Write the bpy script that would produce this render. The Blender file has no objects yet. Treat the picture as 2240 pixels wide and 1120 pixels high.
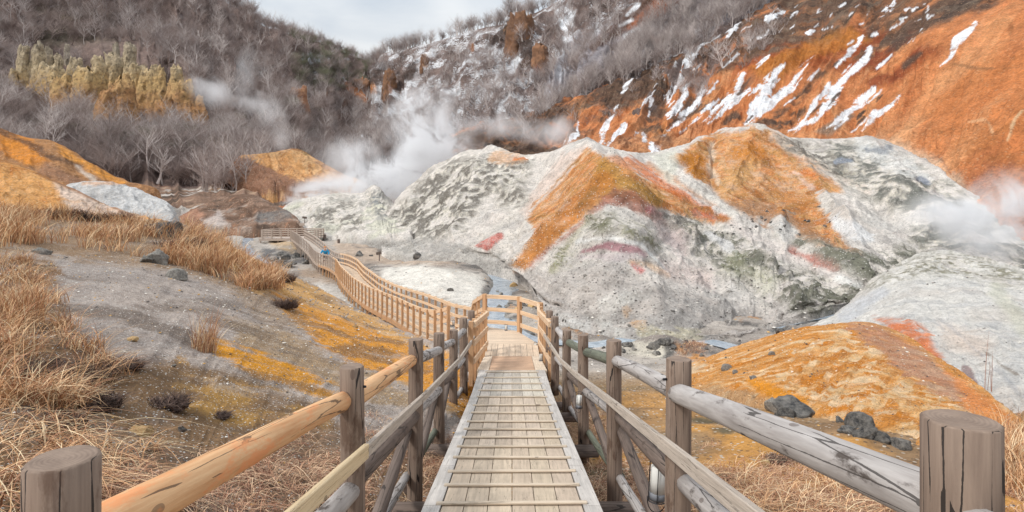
import bpy, bmesh, math, random
import numpy as np
from mathutils import Vector, Matrix
random.seed(7); RS = np.random.RandomState(7)
S = bpy.context.scene
COL = S.collection
# ------------------------------------------------------------------ camera
F, CX, YH = 1350.0, 1120.0, 440.0          # focal length in photo pixels, centre column, horizon row
cd = bpy.data.cameras.new('camera'); cam = bpy.data.objects.new('camera', cd); COL.objects.link(cam)
cam.location = (0, 0, 0); cam.rotation_euler = (math.radians(90), 0, 0)
cd.sensor_width = 36; cd.lens = F / 2240 * 36; cd.shift_y = -(560 - YH) / 2240
cd.clip_start = 0.05; cd.clip_end = 5000
S.camera = cam
# ------------------------------------------------------------------ light: overcast sky
SUN_EL, SUN_AZ = math.radians(44), math.radians(238)
w = bpy.data.worlds.new('World'); S.world = w; w.use_nodes = True
nt = w.node_tree; nt.nodes.clear()
out = nt.nodes.new('ShaderNodeOutputWorld'); bg = nt.nodes.new('ShaderNodeBackground')
sky = nt.nodes.new('ShaderNodeTexSky'); sky.sky_type = 'NISHITA'; sky.sun_disc = False
sky.sun_elevation = SUN_EL; sky.sun_rotation = SUN_AZ
tc = nt.nodes.new('ShaderNodeTexCoord'); mp = nt.nodes.new('ShaderNodeMapping'); mp.inputs['Scale'].default_value = (1, 1, 3.2)
cn = nt.nodes.new('ShaderNodeTexNoise'); cn.inputs['Scale'].default_value = 2.2; cn.inputs['Detail'].default_value = 7; cn.inputs['Distortion'].default_value = 0.7
cr = nt.nodes.new('ShaderNodeValToRGB')
cr.color_ramp.elements[0].position = 0.36; cr.color_ramp.elements[0].color = (6.2, 6.9, 7.7, 1)
cr.color_ramp.elements[1].position = 0.66; cr.color_ramp.elements[1].color = (9.4, 9.6, 9.7, 1)
mx = nt.nodes.new('ShaderNodeMixRGB'); mx.inputs[0].default_value = 0.93
nt.links.new(tc.outputs['Generated'], mp.inputs[0]); nt.links.new(mp.outputs[0], cn.inputs['Vector']); nt.links.new(cn.outputs[0], cr.inputs[0])
nt.links.new(sky.outputs[0], mx.inputs[1]); nt.links.new(cr.outputs[0], mx.inputs[2])
sx_ = nt.nodes.new('ShaderNodeSeparateXYZ'); nt.links.new(tc.outputs['Generated'], sx_.inputs[0])      # overcast sky: brighter overhead than near the horizon
g1_ = nt.nodes.new('ShaderNodeMath'); g1_.operation = 'MULTIPLY_ADD'; nt.links.new(sx_.outputs[2], g1_.inputs[0]); g1_.inputs[1].default_value = 1.1; g1_.inputs[2].default_value = 0.69; g1_.use_clamp = False
g2_ = nt.nodes.new('ShaderNodeMath'); g2_.operation = 'MAXIMUM'; nt.links.new(g1_.outputs[0], g2_.inputs[0]); g2_.inputs[1].default_value = 0.5
vs_ = nt.nodes.new('ShaderNodeVectorMath'); vs_.operation = 'SCALE'; nt.links.new(mx.outputs[0], vs_.inputs[0]); nt.links.new(g2_.outputs[0], vs_.inputs['Scale'])
nt.links.new(vs_.outputs[0], bg.inputs[0]); bg.inputs[1].default_value = 0.094
nt.links.new(bg.outputs[0], out.inputs[0])
sl = bpy.data.lights.new('sun', 'SUN'); sl.energy = 2.5; sl.angle = math.radians(10); sl.color = (1, 0.97, 0.92)
so = bpy.data.objects.new('sun', sl); COL.objects.link(so)
so.rotation_euler = (math.radians(90) - SUN_EL, 0, math.radians(180) - SUN_AZ)
S.view_settings.view_transform = 'Standard'; S.view_settings.look = 'None'
S.view_settings.exposure = 0.12; S.view_settings.gamma = 1
S.render.resolution_x = 1024; S.render.resolution_y = 512
S.cycles.max_bounces = 6; S.cycles.volume_bounces = 3; S.cycles.diffuse_bounces = 3
S.cycles.volume_step_rate = 2.0; S.cycles.volume_max_steps = 96
# ------------------------------------------------------------------ helpers
def P(px, py, d): return np.array([(px - CX) / F * d, d, -(py - YH) / F * d])
def pxy(v): return CX + v[..., 0] / v[..., 1] * F, YH - v[..., 2] / v[..., 1] * F
def lin(c):
    c = np.array(c, float) / 255.0
    return np.where(c <= 0.04045, c / 12.92, ((c + 0.055) / 1.055) ** 2.4)
ALB = 0.88
def C_(*c): return lin(c) * ALB
_T = np.random.RandomState(11).permutation(256).astype(np.int32); _T = np.concatenate([_T, _T, _T]); _Vt = np.linspace(-1, 1, 256).astype(np.float32)[np.random.RandomState(5).permutation(256)]; _Vt = np.concatenate([_Vt, _Vt])
def vn(p, s=0):
    p = np.asarray(p, np.float32); f = np.floor(p); t = p - f; t = t * t * t * (t * (t * 6 - 15) + 10); i = f.astype(np.int32) & 255
    x, y, z = i[..., 0], i[..., 1], (i[..., 2] + (s * 37) % 256) & 255; u, v, w_ = t[..., 0], t[..., 1], t[..., 2]
    A, B = _T[x] + y, _T[x + 1] + y; AA, AB, BA, BB = _T[A] + z, _T[A + 1] + z, _T[B] + z, _T[B + 1] + z
    g = lambda q: _Vt[_T[q]]
    l0 = g(AA); l0 = l0 + u * (g(BA) - l0); l1 = g(AB); l1 = l1 + u * (g(BB) - l1); l0 = l0 + v * (l1 - l0)
    m0 = g(AA + 1); m0 = m0 + u * (g(BA + 1) - m0); m1 = g(AB + 1); m1 = m1 + u * (g(BB + 1) - m1); m0 = m0 + v * (m1 - m0)
    return l0 + w_ * (m0 - l0)
def fbm(p, o=4, s=0, g=0.5):
    r = 0; a = 1; n = 0
    for k in range(o): r = r + a * vn(p * (2.03 ** k) + 17.3 * k, s + k); n += a; a *= g
    return r / n
def ridged(p, o=4, s=0):
    r = 0; a = 1; n = 0
    for k in range(o): r = r + a * (1 - np.abs(vn(p * (2.1 ** k) + 9.1 * k, s + k)) * 2); n += a; a *= 0.5
    return r / n
def sst(a, b, x):
    t = np.clip((x - a) / (b - a), 0, 1); return t * t * (3 - 2 * t)
def meta(o, label=None, cat=None, group=None, kind=None):
    if label: o['label'] = label
    if cat: o['category'] = cat
    if group: o['group'] = group
    if kind: o['kind'] = kind
    return o
def link(name, me, mat=None, parent=None, loc=None):
    o = bpy.data.objects.new(name, me); COL.objects.link(o)
    if mat is not None and me is not None and not me.materials: me.materials.append(mat)
    if parent is not None: o.parent = parent
    if loc is not None: o.location = loc
    return o
def empty(name, loc, label, cat, group=None, rz=0):
    o = bpy.data.objects.new(name, None); COL.objects.link(o); o.location = loc; o.rotation_euler = (0, 0, rz)
    o.empty_display_size = 0.2
    return meta(o, label, cat, group)
def raw_mesh(name, V, Fq, cols=None, smooth=True):
    """V (N,3), Fq (M,4) or (M,3) int array"""
    me = bpy.data.meshes.new(name); V = np.asarray(V, np.float32); Fq = np.asarray(Fq, np.int32)
    k = Fq.shape[1]
    me.vertices.add(len(V)); me.vertices.foreach_set('co', V.ravel())
    me.loops.add(Fq.size); me.loops.foreach_set('vertex_index', Fq.ravel())
    me.polygons.add(len(Fq)); me.polygons.foreach_set('loop_start', np.arange(0, Fq.size, k, dtype=np.int32))
    me.polygons.foreach_set('use_smooth', np.full(len(Fq), smooth))
    me.update(calc_edges=True)
    if cols is not None:
        at = me.color_attributes.new('Col', 'FLOAT_COLOR', 'POINT')
        c4 = np.ones((len(V), 4), np.float32); c4[:, :3] = cols; at.data.foreach_set('color', c4.ravel())
    return me
# ------------------------------------------------------------------ materials
def newmat(name):
    m = bpy.data.materials.new(name); m.use_nodes = True
    return m, m.node_tree, m.node_tree.nodes['Principled BSDF']
def N(nt, t, **kw):
    n = nt.nodes.new('ShaderNode' + t)
    for k, v in kw.items():
        if k in n.inputs: n.inputs[k].default_value = v
        else: setattr(n, k, v)
    return n
def mth(nt, op, a, b=None, c=None):
    n = nt.nodes.new('ShaderNodeMath'); n.operation = op
    for i, v in enumerate((a, b, c)):
        if v is None: continue
        if isinstance(v, (int, float)): n.inputs[i].default_value = v
        else: nt.links.new(v, n.inputs[i])
    return n.outputs[0]
def mixc(nt, f, a, b, bt='MIX'):
    n = nt.nodes.new('ShaderNodeMixRGB'); n.blend_type = bt
    for i, v in enumerate((f, a, b)):
        if isinstance(v, (int, float)): n.inputs[i].default_value = v
        elif isinstance(v, (tuple, list, np.ndarray)): n.inputs[i].default_value = tuple(v)[:3] + (1,)
        else: nt.links.new(v, n.inputs[i])
    return n.outputs[0]
def ground_mat(name, sc, amt=0.5, bump=0.5, peb=0.5, dark=(0.12, 0.11, 0.1), light=(0.7, 0.68, 0.64), psc=None, dist=0.3):
    """mineral ground: painted pigment zones (Col) broken up by grains, pebbles and bumps. sc = 1/feature size (m)"""
    m, nt, b = newmat(name)
    at = N(nt, 'Attribute', attribute_name='Col'); tc = N(nt, 'TexCoord')
    n1 = N(nt, 'TexNoise', Scale=sc, Detail=8.0, Roughness=0.68); nt.links.new(tc.outputs['Object'], n1.inputs['Vector'])
    n2 = N(nt, 'TexNoise', Scale=sc * 5.3, Detail=4.0, Roughness=0.7); nt.links.new(tc.outputs['Object'], n2.inputs['Vector'])
    f = mth(nt, 'ADD', mth(nt, 'MULTIPLY', mth(nt, 'SUBTRACT', n1.outputs[0], 0.5), amt * 2.2), mth(nt, 'MULTIPLY', mth(nt, 'SUBTRACT', n2.outputs[0], 0.5), amt * 1.8))
    f = mth(nt, 'ADD', f, 1.0)
    vm = nt.nodes.new('ShaderNodeVectorMath'); vm.operation = 'SCALE'
    nt.links.new(at.outputs['Color'], vm.inputs[0]); nt.links.new(f, vm.inputs['Scale'])
    vo = N(nt, 'TexVoronoi', Scale=(psc or sc * 6)); nt.links.new(tc.outputs['Object'], vo.inputs['Vector'])
    sep = N(nt, 'SeparateColor'); nt.links.new(vo.outputs['Color'], sep.inputs[0])
    pk = mth(nt, 'MULTIPLY', mth(nt, 'GREATER_THAN', sep.outputs[0], 0.80), mth(nt, 'LESS_THAN', vo.outputs['Distance'], 0.36))
    pd = mth(nt, 'MULTIPLY', mth(nt, 'LESS_THAN', sep.outputs[0], 0.22), mth(nt, 'LESS_THAN', vo.outputs['Distance'], 0.40))
    c = mixc(nt, mth(nt, 'MULTIPLY', pk, peb), vm.outputs[0], light)
    c = mixc(nt, mth(nt, 'MULTIPLY', pd, peb * 0.85), c, dark)
    nt.links.new(c, b.inputs['Base Color']); b.inputs['Roughness'].default_value = 0.95; b.inputs['Specular IOR Level'].default_value = 0.15
    hh = mth(nt, 'ADD', mth(nt, 'MULTIPLY', n1.outputs[0], 1.0), mth(nt, 'MULTIPLY', n2.outputs[0], 0.45))
    hh = mth(nt, 'ADD', hh, mth(nt, 'MULTIPLY', pk, 0.12 * peb))
    bp = N(nt, 'Bump', Strength=bump, Distance=dist / sc * 2); nt.links.new(hh, bp.inputs['Height']); nt.links.new(bp.outputs[0], b.inputs['Normal'])
    return m
def simple(name, col, rough=0.8, metal=0.0, nz=None, amt=0.3):
    m, nt, b = newmat(name); b.inputs['Roughness'].default_value = rough; b.inputs['Metallic'].default_value = metal
    if nz:
        tc = N(nt, 'TexCoord'); n1 = N(nt, 'TexNoise', Scale=nz, Detail=5.0); nt.links.new(tc.outputs['Object'], n1.inputs['Vector'])
        a = tuple(np.clip(np.array(col) * (1 - amt), 0, 1)); c = tuple(np.clip(np.array(col) * (1 + amt), 0, 1))
        nt.links.new(mixc(nt, n1.outputs[0], a, c), b.inputs['Base Color'])
        bp = N(nt, 'Bump', Strength=0.4, Distance=0.3 / nz); nt.links.new(n1.outputs[0], bp.inputs['Height']); nt.links.new(bp.outputs[0], b.inputs['Normal'])
    else: b.inputs['Base Color'].default_value = tuple(col) + (1,)
    return m
def wood(name, ca, cb, crack=0.6, blotch=None, bl=0.0, xy=16.0, zz=1.3, edge=0.54):
    """wood with grain along local Z, long dark drying cracks and knots"""
    m, nt, b = newmat(name)
    tc = N(nt, 'TexCoord'); oi = N(nt, 'ObjectInfo')
    cv = N(nt, 'CombineXYZ'); r = mth(nt, 'MULTIPLY', oi.outputs['Random'], 37.0)
    for i in range(3): nt.links.new(r, cv.inputs[i])
    ad = nt.nodes.new('ShaderNodeVectorMath'); ad.operation = 'ADD'; nt.links.new(tc.outputs['Object'], ad.inputs[0]); nt.links.new(cv.outputs[0], ad.inputs[1])
    mp = N(nt, 'Mapping'); mp.inputs['Scale'].default_value = (xy, xy, zz); nt.links.new(ad.outputs[0], mp.inputs[0])
    n1 = N(nt, 'TexNoise', Scale=1.0, Detail=7.0, Roughness=0.65, Distortion=0.6); nt.links.new(mp.outputs[0], n1.inputs['Vector'])
    mp2 = N(nt, 'Mapping'); mp2.inputs['Scale'].default_value = (xy * 5, xy * 5, zz * 3); nt.links.new(ad.outputs[0], mp2.inputs[0])
    n2 = N(nt, 'TexNoise', Scale=1.0, Detail=4.0); nt.links.new(mp2.outputs[0], n2.inputs['Vector'])
    rp = N(nt, 'ValToRGB'); e = rp.color_ramp.elements; e[0].position = 0.3; e[0].color = tuple(ca) + (1,); e[1].position = 0.7; e[1].color = tuple(cb) + (1,)
    nt.links.new(mth(nt, 'ADD', mth(nt, 'MULTIPLY', n1.outputs[0], 0.65), mth(nt, 'MULTIPLY', n2.outputs[0], 0.35)), rp.inputs[0])
    # cracks
    mp3 = N(nt, 'Mapping'); mp3.inputs['Scale'].default_value = (xy * 1.1, xy * 1.1, zz * 0.35); nt.links.new(ad.outputs[0], mp3.inputs[0])
    n3 = N(nt, 'TexNoise', Scale=1.0, Detail=2.0); nt.links.new(mp3.outputs[0], n3.inputs['Vector'])
    vc = N(nt, 'TexVoronoi', feature='DISTANCE_TO_EDGE', Scale=1.0); mp6 = N(nt, 'Mapping'); mp6.inputs['Scale'].default_value = (xy * 1.3, xy * 1.3, 0.8)
    mxv = nt.nodes.new('ShaderNodeVectorMath'); mxv.operation = 'MULTIPLY_ADD'; nt.links.new(n1.outputs['Color'], mxv.inputs[0]); mxv.inputs[1].default_value = (0.02, 0.02, 0.0); nt.links.new(ad.outputs[0], mxv.inputs[2]); nt.links.new(mxv.outputs[0], mp6.inputs[0]); nt.links.new(mp6.outputs[0], vc.inputs['Vector'])
    ck = mth(nt, 'MULTIPLY', mth(nt, 'LESS_THAN', vc.outputs['Distance'], 0.022), mth(nt, 'GREATER_THAN', n3.outputs[0], 0.46))
    vo = N(nt, 'TexVoronoi', Scale=1.0); mp4 = N(nt, 'Mapping'); mp4.inputs['Scale'].default_value = (7, 7, 3.5); nt.links.new(ad.outputs[0], mp4.inputs[0]); nt.links.new(mp4.outputs[0], vo.inputs['Vector'])
    kn = mth(nt, 'LESS_THAN', vo.outputs['Distance'], 0.13)
    c = mixc(nt, mth(nt, 'MULTIPLY', ck, crack), rp.outputs[0], (0.025, 0.02, 0.018))
    c = mixc(nt, mth(nt, 'MULTIPLY', kn, 0.55), c, (0.07, 0.045, 0.035))
    if blotch is not None:
        mp5 = N(nt, 'Mapping'); mp5.inputs['Scale'].default_value = (7, 7, 2.6); nt.links.new(ad.outputs[0], mp5.inputs[0])
        n5 = N(nt, 'TexNoise', Scale=1.0, Detail=6.0, Roughness=0.7); nt.links.new(mp5.outputs[0], n5.inputs['Vector'])
        mr = N(nt, 'MapRange'); nt.links.new(n5.outputs[0], mr.inputs[0]); mr.inputs[1].default_value = 0.55; mr.inputs[2].default_value = 0.63
        c = mixc(nt, mth(nt, 'MULTIPLY', mr.outputs[0], bl), c, blotch)
    # end grain on sawn ends: growth rings round the axis
    sn_ = N(nt, 'SeparateXYZ'); nt.links.new(tc.outputs['Normal'], sn_.inputs[0]); endm = mth(nt, 'GREATER_THAN', mth(nt, 'ABSOLUTE', sn_.outputs[2]), 0.8)
    mp7 = N(nt, 'Mapping'); mp7.inputs['Scale'].default_value = (1, 1, 0); nt.links.new(tc.outputs['Object'], mp7.inputs[0]); ng_ = N(nt, 'TexNoise', Scale=14.0, Detail=5.0); nt.links.new(mp7.outputs[0], ng_.inputs['Vector'])
    ln_ = nt.nodes.new('ShaderNodeVectorMath'); ln_.operation = 'LENGTH'; nt.links.new(mp7.outputs[0], ln_.inputs[0]); rg_ = mth(nt, 'SINE', mth(nt, 'ADD', mth(nt, 'MULTIPLY', ln_.outputs['Value'], 620.0), mth(nt, 'MULTIPLY', ng_.outputs[0], 9.0)))
    ec = mixc(nt, mth(nt, 'ADD', mth(nt, 'MULTIPLY', rg_, 0.07), mth(nt, 'MULTIPLY', ng_.outputs[0], 0.9)), tuple(np.array(ca) * 0.8), tuple(np.minimum(np.array(cb) * 1.15, 0.9)))
    c = mixc(nt, endm, c, ec)
    nt.links.new(c, b.inputs['Base Color']); b.inputs['Roughness'].default_value = 0.8; b.inputs['Specular IOR Level'].default_value = 0.25
    h = mth(nt, 'SUBTRACT', mth(nt, 'ADD', n1.outputs[0], mth(nt, 'MULTIPLY', n2.outputs[0], 0.4)), mth(nt, 'MULTIPLY', ck, 1.2))
    bp = N(nt, 'Bump', Strength=0.6, Distance=0.006); nt.links.new(h, bp.inputs['Height']); nt.links.new(bp.outputs[0], b.inputs['Normal'])
    return m
M = {}
M['post'] = wood('weathered_post_wood', C_(106, 88, 78), C_(162, 142, 126), 0.95, C_(84, 60, 46), 0.6)
M['greylog'] = wood('silver_grey_log_wood', C_(136, 128, 124), C_(202, 196, 192), 0.8, C_(72, 62, 56), 0.9, 12, 1.6)
M['darklog'] = wood('dark_log_wood', C_(84, 72, 66), C_(136, 120, 110), 0.8, C_(70, 60, 58), 0.5)
M['freshlog'] = wood('fresh_pine_log_wood', C_(196, 138, 92), C_(240, 200, 154), 0.7, C_(232, 152, 100), 0.75, 14, 1.2)
M['mosslog'] = wood('green_grey_log_wood', C_(82, 88, 76), C_(132, 134, 118), 0.6)
M['handrail'] = wood('pale_handrail_wood', C_(160, 148, 136), C_(214, 200, 186), 0.5, None, 0, 40, 2.0)
M['cleat'] = wood('pale_cleat_wood', C_(190, 172, 150), C_(224, 208, 188), 0.3, None, 0, 40, 2.0)
M['handnew'] = wood('new_handrail_wood', C_(206, 180, 140), C_(236, 214, 178), 0.3, None, 0, 40, 2.0)
M['cedar'] = wood('new_cedar_wood', C_(212, 174, 138), C_(244, 216, 184), 0.3, None, 0, 30, 1.6)
M['cedarpost'] = wood('new_cedar_post_wood', C_(188, 144, 106), C_(222, 180, 140), 0.3, None, 0, 30, 1.6)
M['cedargrey'] = wood('aged_cedar_wood', C_(168, 150, 138), C_(204, 188, 174), 0.3, None, 0, 30, 1.6)
def deck_mat(name, amt=0.42):
    m, nt, b = newmat(name); at = N(nt, 'Attribute', attribute_name='Col'); uvn = N(nt, 'UVMap', uv_map='UVMap')
    mp = N(nt, 'Mapping'); mp.inputs['Scale'].default_value = (36, 2.2, 1); nt.links.new(uvn.outputs[0], mp.inputs[0])
    n1 = N(nt, 'TexNoise', Scale=1.0, Detail=6.0, Roughness=0.65, Distortion=0.5); nt.links.new(mp.outputs[0], n1.inputs['Vector'])
    n2 = N(nt, 'TexNoise', Scale=3.0, Detail=6.0, Roughness=0.7); nt.links.new(uvn.outputs[0], n2.inputs['Vector'])
    f = mth(nt, 'ADD', 1.0, mth(nt, 'ADD', mth(nt, 'MULTIPLY', mth(nt, 'SUBTRACT', n1.outputs[0], 0.5), amt * 2.4), mth(nt, 'MULTIPLY', mth(nt, 'SUBTRACT', n2.outputs[0], 0.5), amt * 1.6)))
    vm = nt.nodes.new('ShaderNodeVectorMath'); vm.operation = 'SCALE'; nt.links.new(at.outputs['Color'], vm.inputs[0]); nt.links.new(f, vm.inputs['Scale'])
    mp3 = N(nt, 'Mapping'); mp3.inputs['Scale'].default_value = (26, 0.9, 1); nt.links.new(uvn.outputs[0], mp3.inputs[0])
    n3 = N(nt, 'TexNoise', Scale=1.0, Detail=2.0); nt.links.new(mp3.outputs[0], n3.inputs['Vector'])
    ck = mth(nt, 'LESS_THAN', mth(nt, 'ABSOLUTE', mth(nt, 'SUBTRACT', n3.outputs[0], 0.56)), 0.005)
    c = mixc(nt, mth(nt, 'MULTIPLY', ck, 0.6), vm.outputs[0], (0.08, 0.06, 0.05))
    nt.links.new(c, b.inputs['Base Color']); b.inputs['Roughness'].default_value = 0.85
    bp = N(nt, 'Bump', Strength=0.5, Distance=0.004); nt.links.new(n1.outputs[0], bp.inputs['Height']); nt.links.new(bp.outputs[0], b.inputs['Normal'])
    return m
M['deck'] = deck_mat('deck_board_wood')
M['iron'] = simple('black_iron', (0.03, 0.03, 0.035), 0.5, 0.6)
M['candle'] = simple('white_candle_wax', tuple(C_(232, 230, 224)), 0.5)
M['candlebase'] = simple('grey_candle_base', tuple(C_(130, 132, 138)), 0.6)
def rock_mat(name, ca, cb, sc=6.0):
    m, nt, b = newmat(name); tc = N(nt, 'TexCoord'); oi = N(nt, 'ObjectInfo')
    n1 = N(nt, 'TexNoise', Scale=sc, Detail=9.0, Roughness=0.7); nt.links.new(tc.outputs['Object'], n1.inputs['Vector'])
    rp = N(nt, 'ValToRGB'); e = rp.color_ramp.elements; e[0].position = 0.35; e[0].color = tuple(ca) + (1,); e[1].position = 0.72; e[1].color = tuple(cb) + (1,)
    nt.links.new(n1.outputs[0], rp.inputs[0])
    v = N(nt, 'HueSaturation'); nt.links.new(rp.outputs[0], v.inputs['Color']); nt.links.new(mth(nt, 'ADD', 0.75, mth(nt, 'MULTIPLY', oi.outputs['Random'], 0.5)), v.inputs['Value'])
    nt.links.new(v.outputs[0], b.inputs['Base Color']); b.inputs['Roughness'].default_value = 0.9
    bp = N(nt, 'Bump', Strength=0.9, Distance=0.3 / sc); nt.links.new(n1.outputs[0], bp.inputs['Height']); nt.links.new(bp.outputs[0], b.inputs['Normal'])
    return m
M['rockdark'] = rock_mat('dark_lava_rock', C_(44, 44, 46), C_(150, 144, 136), 2.6)
M['rockgrey'] = rock_mat('grey_rock', C_(96, 92, 88), C_(170, 164, 154), 5)
M['rockochre'] = rock_mat('ochre_rock', C_(176, 130, 76), C_(226, 200, 150), 5)
# ------------------------------------------------------------------ surface lofting
def cr1(A, t):
    """Catmull-Rom along axis 0 of A at float positions t"""
    n = A.shape[0]; i = np.clip(np.floor(t).astype(int), 0, n - 2); f = (t - i).reshape((-1,) + (1,) * (A.ndim - 1))
    p0 = A[np.maximum(i - 1, 0)]; p1 = A[i]; p2 = A[i + 1]; p3 = A[np.minimum(i + 2, n - 1)]
    return 0.5 * (2 * p1 + (p2 - p0) * f + (2 * p0 - 5 * p1 + 4 * p2 - p3) * f ** 2 + (3 * p1 - p0 - 3 * p2 + p3) * f ** 3)
SURF = {}
class Surf: pass
def loft(rows, nu, nv, back=(8, 10), nb=14, bottom=3.0):
    W = np.array([[P(*p) for p in r] for r in rows])
    c = W[0]; dr = c[:, :2] / np.linalg.norm(c[:, :2], axis=1, keepdims=True)
    b1 = c.copy(); b1[:, :2] += dr * back[0] * 0.35; b1[:, 2] -= back[1] * 0.12
    b2 = c.copy(); b2[:, :2] += dr * back[0]; b2[:, 2] -= back[1]
    l = W[-1].copy(); l[:, :2] -= dr * bottom * 0.55; l[:, 2] -= bottom
    W = np.concatenate([b2[None], b1[None], W, l[None]], 0)
    R = W.shape[0]
    t = np.concatenate([np.linspace(0, 2, nb, endpoint=False), np.linspace(2, R - 2, nv, endpoint=False), np.linspace(R - 2, R - 1, 6)])
    u = np.linspace(0, W.shape[1] - 1, nu)
    G = cr1(W, t); G = np.swapaxes(cr1(np.swapaxes(G, 0, 1), u), 0, 1)
    s = Surf(); s.V = G; s.t = np.repeat(t[:, None] - 2, nu, 1); s.u = np.repeat(u[None], len(t), 0)
    s.t0 = s.t.copy()
    return s
def normals(G):
    du = np.gradient(G, axis=1); dv = np.gradient(G, axis=0); n = np.cross(dv, du); n /= np.linalg.norm(n, axis=2, keepdims=True) + 1e-9
    sgn = np.sign(np.sum(n * -G, axis=2).mean()); return n * (sgn if sgn else 1)
def displace(s, h): s.V = s.V + normals(s.V) * h[..., None]
def bump_at(s, px, py, rx, ry, h):
    X, Y = pxy(s.V); m = np.exp(-(((X - px) / rx) ** 2 + ((Y - py) / ry) ** 2)); return m * h
def ridge_at(s, pts, w, h):
    """a creased spur (h > 0) or gully (h < 0) following a line of photo positions"""
    X, Y = pxy(s.V); n = fbm(s.V * 0.25, 4, 99) * 12; X = X + n; Y = Y + n * 0.6; D = np.full(X.shape, 1e9); L = len(pts) - 1
    for k, ((x0, y0), (x1, y1)) in enumerate(zip(pts[:-1], pts[1:])):
        dx, dy = x1 - x0, y1 - y0; t = np.clip(((X - x0) * dx + (Y - y0) * dy) / (dx * dx + dy * dy), 0, 1); D = np.minimum(D, np.hypot(X - x0 - t * dx, Y - y0 - t * dy))
    return h * np.exp(-D / w) * (s.t > -0.3)
def gridfaces(nr, nc):
    i = np.arange(nr * nc).reshape(nr, nc)
    return np.stack([i[:-1, :-1], i[:-1, 1:], i[1:, 1:], i[1:, :-1]], -1).reshape(-1, 4)
def finish(s, name, cols, mat, kind='structure'):
    nr, nc = s.V.shape[:2]
    n = normals(s.V); fq = gridfaces(nr, nc)
    # orient upward/towards the valley
    a, b, c = s.V.reshape(-1, 3)[fq[:, 0]], s.V.reshape(-1, 3)[fq[:, 1]], s.V.reshape(-1, 3)[fq[:, 3]]
    fn = np.cross(b - a, c - a)
    if np.sum(fn[:, 2]) < 0: fq = fq[:, ::-1]
    me = raw_mesh(name, s.V.reshape(-1, 3), fq, cols.reshape(-1, 3))
    o = link(name, me, mat); o['kind'] = kind
    s.N = n; s.px, s.py = pxy(s.V); s.cols = cols; SURF[name] = s
    return o
def flow_index(V, step, n):
    """grid indices met when water runs n steps down (and up) the real slope from every point"""
    nr, nc = V.shape[:2]; W = V[..., 2].copy()
    for _ in range(3): W[1:-1, 1:-1] = (W[1:-1, 1:-1] * 2 + W[:-2, 1:-1] + W[2:, 1:-1] + W[1:-1, :-2] + W[1:-1, 2:]) / 6
    Zi, Zj = np.gradient(W); Xi, Xj = np.gradient(V[..., 0]); Yi, Yj = np.gradient(V[..., 1])
    a, b, c = Xi * Xi + Yi * Yi + 1e-7, Xi * Xj + Yi * Yj, Xj * Xj + Yj * Yj + 1e-7; det = a * c - b * b + 1e-9
    gi, gj = (c * Zi - b * Zj) / det, (a * Zj - b * Zi) / det; L = np.sqrt((Xi * gi + Xj * gj) ** 2 + (Yi * gi + Yj * gj) ** 2) + 1e-6
    gi, gj = np.clip(-gi / L * step, -6, 6).astype(np.float32), np.clip(-gj / L * step, -6, 6).astype(np.float32); out = []
    for sg in (1, -1):
        i, j = np.meshgrid(np.arange(nr, dtype=np.float32), np.arange(nc, dtype=np.float32), indexing='ij')
        for k in range(n):
            q = np.clip(i, 0, nr - 1).astype(np.int32) * nc + np.clip(j, 0, nc - 1).astype(np.int32); out.append(q.ravel()); i = i + sg * gi.ravel()[q]; j = j + sg * gj.ravel()[q]
    return out
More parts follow.
